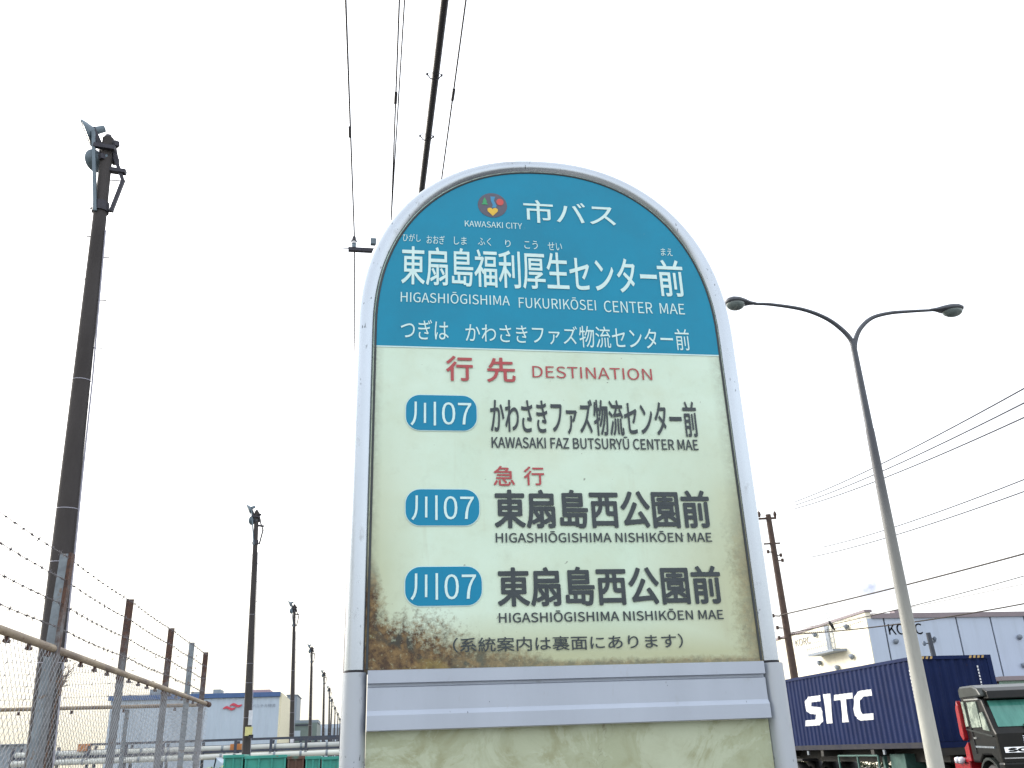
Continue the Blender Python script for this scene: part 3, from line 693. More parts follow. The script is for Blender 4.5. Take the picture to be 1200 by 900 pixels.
for x, y in ((.624, 7.711), (.615, 8.772), (.65, 5.2), (.60, 11.2)):
    m_ = MB(); m_.tube([(x-.075, y, 8.50), (x-.045, y, 8.45), (x, y, 8.44), (x+.045, y, 8.45), (x+.075, y, 8.50)], .007, 5)
    for s_ in (-1, 1): m_.box((x+s_*.08, y, 8.505), (.022, .022, .022)); m_.tube([(x+s_*.08, y, 8.5), (x+s_*.035, y, 8.56)], .004, 4)
    m_.build('cable_clamp', 'cable', tk)

# ================================================================== DOUBLE ARM STREET LAMP
LY = 15.0
lt = atY(1000, 405, LY); lb2 = atY(1097, 900, LY)
lx = lb2[0]+(lb2[0]-lt[0])*(lb2[2]/(lt[2]-lb2[2]))
lamp = empty('street_lamp', (lx, LY, 0), 0, 'tall grey street lamp with two curved arms between the bus stop sign and the truck', 'street lamp')
g = lambda f_: Vector((lx+(lt[0]-lx)*f_, LY, lt[2]*f_))
fr = lambda z: z/lt[2]
rad = lambda f_: .148-.084*f_
z1_, z2_ = atY(1071, 775, LY)[2], atY(1018, 503, LY)[2]
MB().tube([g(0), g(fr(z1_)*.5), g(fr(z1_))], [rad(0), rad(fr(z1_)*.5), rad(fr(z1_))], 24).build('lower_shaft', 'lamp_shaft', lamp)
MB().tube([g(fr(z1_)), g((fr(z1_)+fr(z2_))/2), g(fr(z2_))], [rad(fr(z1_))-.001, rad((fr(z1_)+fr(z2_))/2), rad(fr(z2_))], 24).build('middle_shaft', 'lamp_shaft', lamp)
MB().tube([g(fr(z2_)), g(1)], [rad(fr(z2_))-.006, .060], 24).build('upper_shaft', 'lamp_hi', lamp)
MB().tube([g(0), g(.012)], .26, 16).build('base_flange', 'lamp_low', lamp)
lp = lambda px, py, dy=0.: Vector(atY(px, py, LY+dy).tolist())
def smooth_pts(P, n=6):
    out = []; P = [P[0]*2-P[1]]+P+[P[-1]*2-P[-2]]
    for i in range(1, len(P)-2):
        for j in range(n):
            t = j/n; a, b, c_, d = P[i-1:i+3]
            out.append(.5*((2*b)+(-a+c_)*t+(2*a-5*b+4*c_-d)*t*t+(-a+3*b-3*c_+d)*t**3))
    return out+[P[-2]]
la = [lp(1001, 412), lp(997, 398), lp(984, 384), lp(966, 372), lp(940, 362.5), lp(905, 357), lp(884, 356)]
ra = [lp(1001, 412), lp(1002.5, 398), lp(1009, 384), lp(1022, 372.5), lp(1042, 367), lp(1065, 365), lp(1092, 363.5)]
for P, nm in ((la, 'left'), (ra, 'right')):
    Q = smooth_pts(P); MB().tube(Q, [.056-.028*i/(len(Q)-1) for i in range(len(Q))], 12).build('lamp_arm', 'lamp_hi', lamp)
def luminaire(c0, c1):    # from the arm end to the tip: flattened cobra head with a bulged glass underneath
    c0, c1 = Vector(c0), Vector(c1); d = (c1-c0); L = d.length; d.normalize(); x = d.cross(Vector((0, 0, 1))).normalized(); y = x.cross(d)
    m_ = MB(); n = 16; rings = [(0, .03, .035), (.2, .06, .055), (.4, .13, .09), (.6, .18, .115), (.8, .185, .115), (.93, .14, .09), (1, .05, .04)]
    vs = []
    for t, w_, h in rings:
        for j in range(n):
            a = 2*math.pi*j/n; sn = math.sin(a); vs.append(c0+d*L*t+x*w_*math.cos(a)+y*(sn*(h if sn > 0 else h*.45)))
    fs = [(i*n+j, i*n+(j+1) % n, (i+1)*n+(j+1) % n, (i+1)*n+j) for i in range(len(rings)-1) for j in range(n)]
    m_.add(vs, fs+[tuple(range(n)), tuple(range((len(rings)-1)*n, len(rings)*n))], True)
    o = m_.build('luminaire', 'lamp_hi', lamp)
    c = c0+d*L*.68-y*.03; vs = []; R_ = 8
    for i in range(R_+1):
        ph = math.pi/2*i/R_
        for j in range(n):
            a = 2*math.pi*j/n; vs.append(c+d*(L*.29*math.cos(ph)*math.cos(a))+x*(.165*math.cos(ph)*math.sin(a))-y*(.125*math.sin(ph)))
    MB().add(vs, [(i*n+j, i*n+(j+1) % n, (i+1)*n+(j+1) % n, (i+1)*n+j) for i in range(R_) for j in range(n)], True).build('glass_bowl', 'diffuser', o)
luminaire(lp(886, 356), lp(850, 354.5)); luminaire(lp(1090, 363.5), lp(1127.5, 363))

# ================================================================== CONTAINER, TRAILER, TRUCK
CX, CY0, CL, CW, CZ0, CZ1 = 15.40, 24.0, 12.19, 2.48, 1.29, 3.71
cont = empty('shipping_container', (CX+CW/2, CY0+CL/2, CZ0), 0, 'navy blue corrugated shipping container with big white letters riding on the trailer', 'shipping container')
PIT = .2775
def corr(u):     # depth of the corrugation at distance u
    t = (u % PIT)/PIT
    return 0.0 if t < .26 else ((t-.26)/.24 if t < .5 else (1.0 if t < .76 else 1-(t-.76)/.24))
us = []
u = .14
while u < CL-.14:
    for t in (0, .26, .5, .76): us.append(u+t*PIT)
    u += PIT
us = [q for q in us if q < CL-.14]+[CL-.14]
def cdep(q): return corr(q-.14)*.036
zz = (CZ0+.16, CZ1-.10)
for side, nm in ((0, 'side_wall'), (1, 'side_wall')):
    xb = CX+.012 if side == 0 else CX+CW-.012; sg = 1 if side == 0 else -1
    vs = []; 
    for q in us: vs += [(xb+sg*cdep(q), CY0+q, zz[0]), (xb+sg*cdep(q), CY0+q, zz[1])]
    MB().add(vs, [(2*i, 2*i+1, 2*i+3, 2*i+2) for i in range(len(us)-1)]).build(nm, 'navy', cont)
for end in (0, 1):
    yb_ = CY0+.02 if end == 0 else CY0+CL-.02; sg = 1 if end == 0 else -1
    vs = []; q = .12; k_ = []
    while q < CW-.12: k_.append(q); q += .068
    k_.append(CW-.12)
    for i, q in enumerate(k_): dpt = (0, 0, .04, .04)[i % 4]; vs += [(CX+q, yb_+sg*dpt, zz[0]), (CX+q, yb_+sg*dpt, zz[1])]
    MB().add(vs, [(2*i, 2*i+1, 2*i+3, 2*i+2) for i in range(len(k_)-1)]).build('end_wall', 'navy', cont)
MB().bb((CX+.05, CY0+.05, CZ1-.04), (CX+CW-.05, CY0+CL-.05, CZ1-.02)).build('roof', 'navy', cont)
for x in (CX, CX+CW):
    s_ = 1 if x == CX else -1
    MB().bb((x, CY0+.12, CZ1-.10), (x+s_*.07, CY0+CL-.12, CZ1-.012)).build('top_rail', 'navy', cont)
    MB().bb((x, CY0+.12, CZ0+.01), (x+s_*.06, CY0+CL-.12, CZ0+.16)).build('bottom_rail', 'navy_low', cont)
    for y in (CY0, CY0+CL):
        t_ = 1 if y == CY0 else -1
        MB().bb((x, y, CZ0+.12), (x+s_*.14, y+t_*.14, CZ1-.12)).build('corner_post', 'navy', cont)
        for z in (CZ0, CZ1-.12): MB().bb((x-s_*.004, y-t_*.004, z), (x+s_*.17, y+t_*.17, z+.12)).build('corner_casting', 'navy', cont, bevel=.01)
for y in (CY0, CY0+CL):
    t_ = 1 if y == CY0 else -1
    MB().bb((CX+.17, y, CZ1-.10), (CX+CW-.17, y+t_*.08, CZ1-.005)).build('end_rail', 'navy', cont)
    MB().bb((CX+.17, y, CZ0), (CX+CW-.17, y+t_*.08, CZ0+.15)).build('end_rail', 'navy', cont)
for i in range(2):
    x = CX+.16+i*1.62
    for j in range(4): MB().prism([(x+j*.13, CZ1-.085), (x+j*.13+.07, CZ1-.085), (x+j*.13+.10, CZ1-.015), (x+j*.13+.03, CZ1-.015)], lambda a, b, d: (a, d, b), CY0-.008, CY0-.003).build('warning_stripe', 'amber', cont)
# white letters wrapped over the corrugation
LT = {'S': [[(.12, .52), (.10, .84), (.28, 1), (1, 1), (.97, .80), (.42, .80), (.40, .66), (.86, .60), (.98, .46), (.90, .14), (.72, 0), (-.06, 0), (-.03, .2), (.56, .2), (.60, .37), (.24, .42)]],
      'I': [[(.1, 1), (1, 1), (.8, 0), (-.12, 0)]],
      'T': [[(0, 1), (1, 1), (.97, .80), (.66, .80), (.56, 0), (.22, 0), (.33, .80), (-.03, .80)]],
      'C': [[(.48, 1), (1.02, 1), (.99, .79), (.56, .79), (.42, .66), (.36, .34), (.45, .21), (.92, .21), (.90, 0), (.26, 0), (.03, .18), (.02, .42), (.12, .72), (.28, .92)]]}
def on_side(px, py): p_ = atX(px, py, CX); return p_[1], p_[2]
def letter(ch, pl, pr, pyb, pyt):    # pl/pr px left,right ; bottoms and tops (left,right)
    yl, _ = on_side(pl, pyb[0]); yr, _ = on_side(pr, pyb[1]); zb = 2.06 if False else None
    zl = on_side(pl, pyb[0])[1]; zr = on_side(pr, pyt[1])[1]
    bm = bmesh.new()
    for poly in LT[ch]:
        vv = [bm.verts.new((yl+(yr-yl)*a, 0, zl+(zr-zl)*b)) for a, b in poly]; bm.faces.new(vv)
    for q in us:
        bmesh.ops.bisect_plane(bm, geom=bm.verts[:]+bm.edges[:]+bm.faces[:], plane_co=(CY0+q, 0, 0), plane_no=(1, 0, 0))
    bmesh.ops.triangulate(bm, faces=bm.faces[:])
    vs = []; 
    for v in bm.verts:
        q = v.co.x-CY0; vs.append((CX+.012+cdep(q)-.006, v.co.x, v.co.z))
    bm.verts.index_update(); fs = [tuple(v.index for v in f.verts) for f in bm.faces]; bm.free()
    MB().add(vs, fs).build('white_letter', 'cwhite', cont)
letter('S', 945, 966, (851, 847), (817, 814)); letter('I', 968.5, 977, (848, 846), (815, 812)); letter('T', 981.5, 1003, (847, 845), (814, 811)); letter('C', 1001, 1025.5, (845, 842), (811, 807))
# small vertical serial marks beside the front corner and on the end
for i in range(9):
    MB().bb((CX+.004, CY0+.22, 2.5+i*.10), (CX+.010, CY0+.26, 2.5+i*.10+.06)).build('serial_mark', 'cwhite', cont)
    if i < 7: MB().bb((CX+CW-.50, CY0+.006, 2.85+i*.085), (CX+CW-.46, CY0+.014, 2.85+i*.085+.055)).build('serial_mark', 'cwhite', cont)

trl = empty('semi_trailer', (CX+CW/2, CY0+6, 0), 0, 'dark skeletal container trailer under the navy container', 'trailer')
for x in (CX+.75, CX+CW-.75): MB().bb((x-.07, CY0+.2, .92), (x+.07, CY0+CL, 1.27)).build('chassis_beam', 'chassis', trl)
for y in (CY0+.1, CY0+3.0, CY0+6.2, CY0+9.3, CY0+CL-.1): MB().bb((CX+.02, y-.09, 1.10), (CX+CW-.02, y+.09, 1.285)).build('cross_member', 'chassis', trl)
def wheel(c, r, w_, parent, ax=(1, 0, 0), side=-1):
    ax = Vector(ax).normalized(); c = Vector(c)
    o = MB().lathe([(-w_/2, r*.55), (-w_/2, r*.93), (-w_*.38, r), (w_*.38, r), (w_/2, r*.93), (w_/2, r*.55)], c, ax, 28).build('wheel', 'blk', parent)
    MB().lathe([(side*w_/2*.96, r*.57), (side*w_/2*.6, r*.5), (side*w_/2*.5, r*.32), (side*w_*.55, r*.2), (side*w_*.6, r*.14), (side*w_*.6, .001)], c, ax, 20).build('rim', 'chrome', o)
for y in (CY0+8.6, CY0+9.9, CY0+11.2):
    for x in (CX+.28, CX+CW-.28): wheel((x, y, .52-.12), .52, .42, trl, side=-1 if x < CX+1 else 1)
for x in (CX+.35, CX+CW-.35): MB().bb((x-.05, CY0+2.9, .1), (x+.05, CY0+3.0, 1.1)).build('landing_leg', 'chgreen', trl)
# side guard frame in green
y0g, y1g = atX(1028, 888, CX)[1], atX(982, 888, CX)[1]
for z in (1.12, .72): MB().bar((CX+.03, y0g, z), (CX+.03, y1g, z), .045).build('side_guard_rail', 'chgreen', trl)
for t in (0, .5, 1): MB().bar((CX+.03, y0g+(y1g-y0g)*t, .72), (CX+.03, y0g+(y1g-y0g)*t, 1.12), .045).build('side_guard_post', 'chgreen', trl)
MB().bb((CX+.35, y0g-.9, .55), (CX+1.0, y0g-.1, 1.15)).build('tool_box', 'chgreen', trl, bevel=.02)
MB().bb((CX+.1, CY0+7.9, .95), (CX+CW-.1, CY0+11.9, 1.02)).build('mudguard', 'blk', trl)
for px in (947, 1036): 
    c = atX(px, 882.5, CX); MB().box((CX+.02, c[1], 1.21), (.05, .10, .13)).build('twist_lock', 'galv', trl)

# tractor, turned a little towards the camera
TA = math.radians(-14)
o0 = atY(1131.5, 850, 22.0)
tr = empty('truck_tractor', (float(o0[0]), float(o0[1]), 0), TA, 'black truck cab with teal windscreen and red side fin at the right edge', 'truck')
# local axes: x to the viewer's right, y away (so the cab's nose is at -y), z up
CBW, CBL, CBH = 2.45, 1.75, 2.68
def T(mb_, name, m, parent=tr, bevel=0, label=None): return mb_.build(name, m, parent, local=True, bevel=bevel, label=label)
prof = [(0, .95), (0, CBH-.20), (-.10, CBH-.16), (-.75, CBH-.16), (-1.28, CBH-.30), (-1.62, 1.72), (-1.72, 1.60), (-CBL, .9), (-CBL, .55), (-1.55, .55), (-1.50, .95), (-1.2, 1.12), (-.7, 1.12), (-.45, .95)]
cab = T(MB().prism(prof, lambda a, b, d: (d, a, b), 0, CBW), 'cab', 'cabblk', bevel=.05)
# roof with rounded visor
rp = [(.0, CBH-.24), (0, CBH+.0), (-.15, CBH+.06), (-.9, CBH+.05), (-1.18, CBH-.03), (-1.33, CBH-.17), (-1.36, CBH-.24)]
T(MB().prism(rp, lambda a, b, d: (d, a, b), -.02, CBW+.02), 'roof', 'cabgrey', bevel=.06)
T(MB().prism([(-1.20, CBH-.30), (-1.24, CBH-.03), (-1.45, CBH-.12), (-1.50, CBH-.30)], lambda a, b, d: (d, a, b), .10, CBW-.10), 'sun_visor', 'cabblk', bevel=.02)
def pane(pts, name, m, x=-.006, th=.012, parent=cab):
    return T(MB().prism(pts, lambda a, b, d: (d, a, b), x-th, x+th), name, m, parent)
for x in (-.012, CBW+.012):
    pane([(-.06, 1.78), (-.06, CBH-.30), (-.20, CBH-.30), (-.24, 1.80)], 'rear_side_window', 'sideglass', x)
    pane([(-.42, 1.76), (-.42, CBH-.33), (-.98, CBH-.33), (-1.02, 1.76)], 'door_window', 'sideglass', x)
    pane([(-1.08, 1.70), (-1.07, 2.08), (-1.24, 2.10), (-1.44, 1.66)], 'quarter_window', 'sideglass', x)
    pane([(-.03, 1.715), (-.03, 1.745), (-1.55, 1.56), (-1.55, 1.53)], 'waist_moulding', 'cabgrey', x, .016)
    pane([(-.36, 1.16), (-.36, 2.36), (-.375, 2.36), (-.375, 1.16)], 'door_seam', 'gap', x, .008)
    pane([(-.30, CBH-.28), (-.30, CBH-.25), (-1.15, CBH-.27), (-1.15, CBH-.30)], 'drip_rail', 'chrome', x, .02)
    pane([(-.42, 1.30), (-.42, 1.34), (-1.5, 1.32), (-1.5, 1.28)], 'trim_strip', 'galv', x, .014)
    pane([(-.45, 1.50), (-.45, 1.54), (-.62, 1.54), (-.62, 1.50)], 'door_handle', 'chrome', x, .03)
# windscreen and front
def fr_(x0, x1, pa, pb, name, m, off=.012, th=.012, parent=cab):
    (ya, za), (yb2, zb2) = pa, pb; n_ = Vector((0, -(zb2-za), (yb2-ya))); n_ = n_.normalized()
    if n_.y > 0: n_ = -n_
    P = [Vector((x0, ya, za)), Vector((x1, ya, za)), Vector((x1, yb2, zb2)), Vector((x0, yb2, zb2))]
    vs = [p_+n_*off for p_ in P]+[p_+n_*(off-th*2) for p_ in P]
    return T(MB().add(vs, [(0, 1, 2, 3), (7, 6, 5, 4), (0, 4, 5, 1), (1, 5, 6, 2), (2, 6, 7, 3), (3, 7, 4, 0)]), name, m, parent)
fr_(.13, CBW-.13, (-1.605, 1.745), (-1.30, CBH-.34), 'windscreen', 'screen', .014)
for x in (.7, 1.6): fr_(x, x+.55, (-1.625, 1.745), (-1.615, 1.785), 'wiper', 'blk', .04)
fr_(.55, CBW-.55, (-1.722, 1.37), (-1.69, 1.56), 'grille', 'gap', .02)
for i in range(5): fr_(.57, CBW-.57, (-1.735, 1.38+i*.035), (-1.732, 1.39+i*.035), 'grille_slat', 'chrome', .03)
bdg = fr_(.10, CBW-.10, (-CBL-.002, 1.18), (-1.74, 1.30), 'name_band', 'chrome', .014)
vs, fs = fit_text('SCANIA', .18, 1.195, 1.45, 1.285, .02)
T(MB().add([(a, -CBL-.045-c, b) for a, b, c in vs], fs), 'lettering', 'cabblk', bdg)
T(MB().bb((.62, -CBL-.05, 1.36), (.86, -CBL+.0, 1.62)), 'headlamp_surround', 'chrome', cab, bevel=.03)
fr_(.05, CBW-.05, (-CBL-.01, 1.05), (-CBL-.01, 1.075), 'chrome_strip', 'chrome', .014)
T(MB().bb((-.02, -CBL-.10, .35), (CBW+.02, -1.52, .98)), 'bumper', 'cabblk', bevel=.05)
for x in (.28, CBW-.28): T(MB().bb((x-.2, -CBL-.12, .62), (x+.2, -CBL-.08, .82)), 'headlight', 'sideglass', bevel=.02)
# red wind deflector behind the cab, red tank box, steps
T(MB().prism([(.02, .98), (.02, 1.10), (.02, 1.42), (.05, 1.42), (.30, 1.30), (.30, .98)], lambda a, b, d: (d, a, b), -.03, .06), 'lower_side_fin', 'cabred', bevel=.01)
T(MB().prism([(.01, 1.50), (.0, 2.30), (.06, 2.42), (.20, 2.24), (.24, 1.60), (.10, 1.46)], lambda a, b, d: (d, a, b), -.10, .02), 'side_fin', 'cabred', bevel=.02)
T(MB().prism([(.01, 1.50), (.0, 2.30), (.06, 2.42), (.20, 2.24), (.24, 1.60), (.10, 1.46)], lambda a, b, d: (d, a, b), CBW-.02, CBW+.10), 'side_fin', 'cabred', bevel=.02)
tb = T(MB().bb((-.02, .22, .45), (.75, 1.25, 1.06)), 'fuel_tank_box', 'cabred', bevel=.04)
for z in (.62, .78, .93): T(MB().bb((-.032, .26, z), (-.018, 1.2, z+.025)), 'tank_rib', 'cabblk', tb)
for y in (.48, .74):
    T(MB().lathe([(-.10, .001), (-.08, .07), (0, .09), (.06, .05), (.07, .001)], (-.08, y, 1.0), (1, 0, 0), 14), 'air_tank_end', 'whiteplate', tr)
for x in (.6, CBW-.6): T(MB().bb((x-.06, -1.2, .55), (x+.06, 4.2, .85)), 'frame_rail', 'chassis')
T(MB().bb((.5, 2.6, .86), (CBW-.5, 3.6, 1.1)), 'fifth_wheel', 'chassis', bevel=.03)
wl = tr
for y in (-1.0, 3.0):
    for x in (.18, CBW-.18):
        ax = (1, 0, 0); c = Vector((x, y, .40)); r, w_ = .52, .32 if y < 0 else .5; sd_ = -1 if x < 1 else 1
        o = T(MB().lathe([(-w_/2, r*.55), (-w_/2, r*.93), (-w_*.38, r), (w_*.38, r), (w_/2, r*.93), (w_/2, r*.55)], c, ax, 28), 'wheel', 'blk')
        T(MB().lathe([(sd_*w_/2*.96, r*.57), (sd_*w_/2*.6, r*.5), (sd_*w_/2*.5, r*.32), (sd_*w_*.55, r*.2), (sd_*w_*.6, r*.14), (sd_*w_*.6, .001)], c, ax, 20), 'rim', 'chrome', o)
m_ = MB(); m2 = MB()
for i in range(11):
    a0, a1 = math.pi*i/11, math.pi*(i+1)/11; R0, R1 = .60, .66
    poly = [(-1.0+R0*math.cos(a0), .42+R0*math.sin(a0)), (-1.0+R0*math.cos(a1), .42+R0*math.sin(a1)), (-1.0+R1*math.cos(a1), .42+R1*math.sin(a1)), (-1.0+R1*math.cos(a0), .42+R1*math.sin(a0))]
    m_.prism(poly, lambda a, b, d: (d, a, b), -.03, .45); m2.prism(poly, lambda a, b, d: (d, a, b), CBW-.45, CBW+.03)
T(m_, 'wheel_arch', 'cabgrey'); T(m2, 'wheel_arch', 'cabgrey')
for x, s_ in ((CBW, 1),):
    T(MB().bar((x, -1.35, 2.25), (x+s_*.25, -1.50, 2.2), .03), 'mirror_arm', 'blk'); T(MB().bb((x+s_*.18, -1.56, 1.75), (x+s_*.36, -1.44, 2.2)), 'mirror', 'blk', bevel=.03)

def hedge():
    m_ = MB(); rnd = random.Random(9)
    for i in range(9000):
        y = rnd.uniform(24, 46); x = 19.6+rnd.gauss(0, .28); h = 1.35+.22*math.sin(y*1.7)+.15*math.sin(y*4.1)
        z = rnd.uniform(0, h)*(1-.25*abs(x-19.6)); d = Vector((rnd.uniform(-1, 1), rnd.uniform(-1, 1), rnd.uniform(-.4, 1))).normalized()
        s_ = d.cross(Vector((.2, .5, .8))).normalized(); p_ = Vector((x, y, z)); l, w_ = rnd.uniform(.09, .17), .035
        m_.add([p_, p_+d*l*.5+s_*w_, p_+d*l, p_+d*l*.5-s_*w_], [(0, 1, 2, 3)])
    return m_
M['leaf'] = mat('dark_green_leaves', (.035, .070, .025), (.06, .09, .03), rough=.6, scale=5)
tag(hedge().build('hedge', 'leaf'), 'low dark green hedge seen under the container trailer', 'hedge', kind='stuff')

# ================================================================== WAREHOUSE ON THE RIGHT
WY, WX = 60.0, 35.56
wh = empty('warehouse', (WX, WY, 0), 0, 'large warehouse with cream side and pale blue grey panelled front behind the truck', 'warehouse')
ztl, ztl2 = 9.95, 9.2
MB().prism([(60.0, -.1), (60.0, 9.95), (100, 9.3), (100, -.1)], lambda a, b, d: (d, a, b), WX, WX+.4).build('side_wall', 'wh_cream', wh)
MB().prism([(59.9, 9.95), (59.9, 10.12), (100.1, 9.46), (100.1, 9.3)], lambda a, b, d: (d, a, b), WX-.08, WX+.5).build('side_coping', 'wh_cap', wh)
seams = [WX, 36.9, 42.6, 45.35, 48.1, 50.85, 53.6, 56.35, 59.1, 64, 70]
for a, b in zip(seams, seams[1:]):
    MB().bb((a+.06, WY-.03, 4.6), (b-.06, WY+.1, 9.5)).build('wall_panel', 'wh_blue', wh)
MB().bb((WX+.41, WY+.06, -.1), (70, WY+.4, 9.55)).build('backing_wall', 'seam', wh)
MB().bb((WX+.41, WY-.16, 9.5), (70.1, WY+.5, 9.84)).build('parapet', 'wh_cap', wh)
MB().bb((WX+.41, WY+.42, 9.2), (70, 100, 9.3)).build('roof', 'wh_cap', wh)
MB().box((atY(1054, 718, WY)[0], WY+.5, 9.95), (.5, .6, .35)).build('roof_vent', 'wh_cap', wh)
cz = atY(1185, 795, 57)[2]
MB().bb((atY(1168, 796, 57)[0], 56.5, cz-.15), (70, WY-.17, cz+.12)).build('canopy', 'wh_cap', wh)
MB().bb((atY(1168, 796, 57)[0]+.2, 57.0, .0), (69.5, 57.1, cz-.16)).build('glazed_loading_front', 'teal_gl', wh)
def flat_txt(txt, fn, x0, z0, x1, z1, m, parent, bold=.0, name='lettering'):
    vs, fs = fit_text(txt, x0, z0, x1, z1, bold); return MB().add([fn(a, b) for a, b, c in vs], fs).build(name, m, parent)
a, b = atY(1042, 744, WY), atY(1079, 730.5, WY)
flat_txt('KORC', lambda x, z: (x, WY-.05, z), a[0], a[2], b[0], b[2], 'korc', wh, .002)
a, b = atX(933, 758, WX), atX(949, 745.5, WX)
flat_txt('KORC', lambda y, z: (WX-.03, y, z), a[1], a[2], b[1], b[2], 'korc2', wh, 0)
for px, py in ((1050, 750), (1094, 748.5), (1195, 745), (1200, 778)):
    c = atY(px, py, WY-.2); MB().lathe([(0, .09), (.05, .13), (.22, .2), (.25, .001)], (c[0], WY-.02, c[2]), (0, -1, -.5), 10).build('wall_lamp', 'far_txt', wh)
for px, py in ((956.5, 742.5), (993.5, 733), (962, 775.5), (1000, 768), (983, 781)):
    c = atX(px, py, WX); MB().lathe([(0, .10), (.05, .15), (.25, .22), (.28, .001)], (WX-.01, c[1], c[2]), (-1, 0, -.5), 10).build('wall_lamp', 'far_txt', wh)
a, b = atX(962, 766.5, WX), atX(992.5, 761.5, WX); zb_ = (a[2]+b[2])/2
bal = MB().bb((WX-1.1, b[1], zb_-.12), (WX, a[1], zb_+.05)).build('balcony', 'far_txt', wh)
m_ = MB(); nb = 12
for i in range(nb+1): m_.bar((WX-1.08, b[1]+(a[1]-b[1])*i/nb, zb_), (WX-1.08, b[1]+(a[1]-b[1])*i/nb, zb_+.8), .025)
for z in (.4, .8): m_.bar((WX-1.08, b[1], zb_+z), (WX-1.08, a[1], zb_+z), .03)
m_.build('railing', 'galv', bal)
c = atX(980, 764, WX); m_ = MB()
for s_ in (-.35, .35): m_.bar((WX-.2, c[1]+s_, zb_), (WX-.2, c[1]+s_, 9.6), .05)
for i in range(11): m_.bar((WX-.2, c[1]-.35, zb_+.3+i*.36), (WX-.2, c[1]+.35, zb_+.3+i*.36), .04)
m_.build('ladder', 'galv', wh)
MB().bb((WX-.04, c[1]+.5, zb_), (WX-.01, c[1]+1.2, zb_+2.0)).build('door', 'far_txt', wh)

# ================================================================== RIGHT HAND UTILITY POLE AND WIRES
UY = 40.0
ut = atY(900, 603, UY); ub = atY(930.5, 790, UY)
ux = ub[0]+(ub[0]-ut[0])*(ub[2]/(ut[2]-ub[2]))
up_ = empty('utility_pole', (float(ux), UY, 0), 0, 'thin brown utility pole with short crossarms rising behind the navy container', 'utility pole')
MB().tube([(ux, UY, -.1), (ut[0], UY, ut[2])], [.20, .13], 12).build('pole', 'wpole', up_)
uu = lambda px, py, dy=0.: Vector(atY(px, py, UY+dy).tolist())
def ubar(a, b, w_=.09): return MB().bar(uu(*a), uu(*b), w_).build('crossarm', 'wpole', up_)
ubar((889, 608), (909.5, 607)); ubar((895, 637.5), (914, 636.5), .07)
for px, py in ((890, 604), (908.5, 604)): MB().lathe([(0, .05), (.12, .09), (.22, .07), (.3, .02)], uu(px, py+2), (0, 0, 1), 8).build('insulator', 'wpole', up_)
for px, py, l in ((910, 651, 5), (912, 657, 5), (904, 647, -4), (914, 722, -8), (917, 736, -6), (921, 748, -8)):
    a_, b_ = uu(px, py), uu(px+l, py-.5); MB().tube([a_, b_], .03, 5).build('insulator_peg', 'wpole', up_); MB().box(b_, (.1, .1, .16)).build('insulator', 'wpole', up_)
RG = 'wires running off the right hand utility pole'
def rwire(p0, y0, p1, y1, sag, r, m, label):
    a = Vector(atY(*p0, y0).tolist()); b = Vector(atY(*p1, y1).tolist()); e_ = a.lerp(b, 1.5)
    return wire('overhead_wire', span(a, e_, sag, 24), r, m, label, 'wire', 5, RG)
M['wire_br'] = mat('brown_wire', (.05, .038, .03), rough=.7)
M['wire_pale'] = mat('pale_grey_wire', (.42, .40, .38), rough=.7)  # lighter colour for the faint wires
rwire((914, 721), 40, (1200, 645), 26, .12, .030, 'wire_br', 'highest and darkest wire from the brown utility pole to the right edge')
rwire((922, 744), 40, (1200, 697), 30, .35, .026, 'wire_br', 'lowest wire from the brown utility pole, crossing both faces of the warehouse')
rwire((925, 742), 40.2, (1200, 668), 32, .25, .018, 'wire_br', 'middle wire from the brown utility pole, passing above the balcony')
rwire((940, 736), 52, (1200, 682), 40, .1, .02, 'wire_pale', 'faint pale wire just above the warehouse parapet')
# coiled drop line along the middle wire
a_, b_ = Vector(atY(927, 743, 40).tolist()), Vector(atY(1012, 728, 37).tolist()); m_ = MB(); pts = []
for i in range(260):
    t = i/259; p_ = a_.lerp(b_, t)-Vector((0, 0, .12*4*t*(1-t))); an = i*.9; pts.append(p_+Vector((0, math.cos(an)*.045, math.sin(an)*.045)))
tag(m_.tube(pts, .009, 4, caps=False).build('coiled_wire', 'wire_br'), 'spiral wound wire running from the brown pole towards the warehouse corner', 'wire', RG)
HG = 'high transmission wires in the upper right sky'
def hwire(p0, y0, p1, y1, sag, r, m, label):
    a = Vector(atY(*p0, y0).tolist()); b = Vector(atY(*p1, y1).tolist()); e_ = a.lerp(b, 1.4)
    return wire('overhead_wire', span(a, e_, sag, 24), r, m, label, 'wire', 5, HG)
for (y0, y1, lb_2) in ((588, 441, 'top wire of the dark trio in the upper right sky'), (592, 458, 'middle wire of the dark trio in the upper right sky'), (596, 475, 'bottom wire of the dark trio in the upper right sky')):
    hwire((932, y0), 150, (1200, y1), 62, 1.2, .075, 'steel_dk', lb_2)
for i, (p0, p1, lb_2, m_2, r_) in enumerate((((1045, 592), (1200, 522), 'uppermost of the three faint wires at the right edge', 'wire_pale', .028), ((1050, 600), (1200, 529), 'middle of the three faint wires at the right edge', 'wire_pale', .028), ((1060, 606), (1200, 537), 'lowest of the three faint wires at the right edge', 'wire_pale', .028),
                                      ((965, 641), (1200, 551), 'upper wire of the grey pair above the cloud', 'steel_dk', .065), ((950, 653), (1200, 565), 'lower wire of the grey pair above the cloud', 'steel_dk', .065))):
    hwire(p0, 150, p1, 70, 1.0, r_, m_2, lb_2)
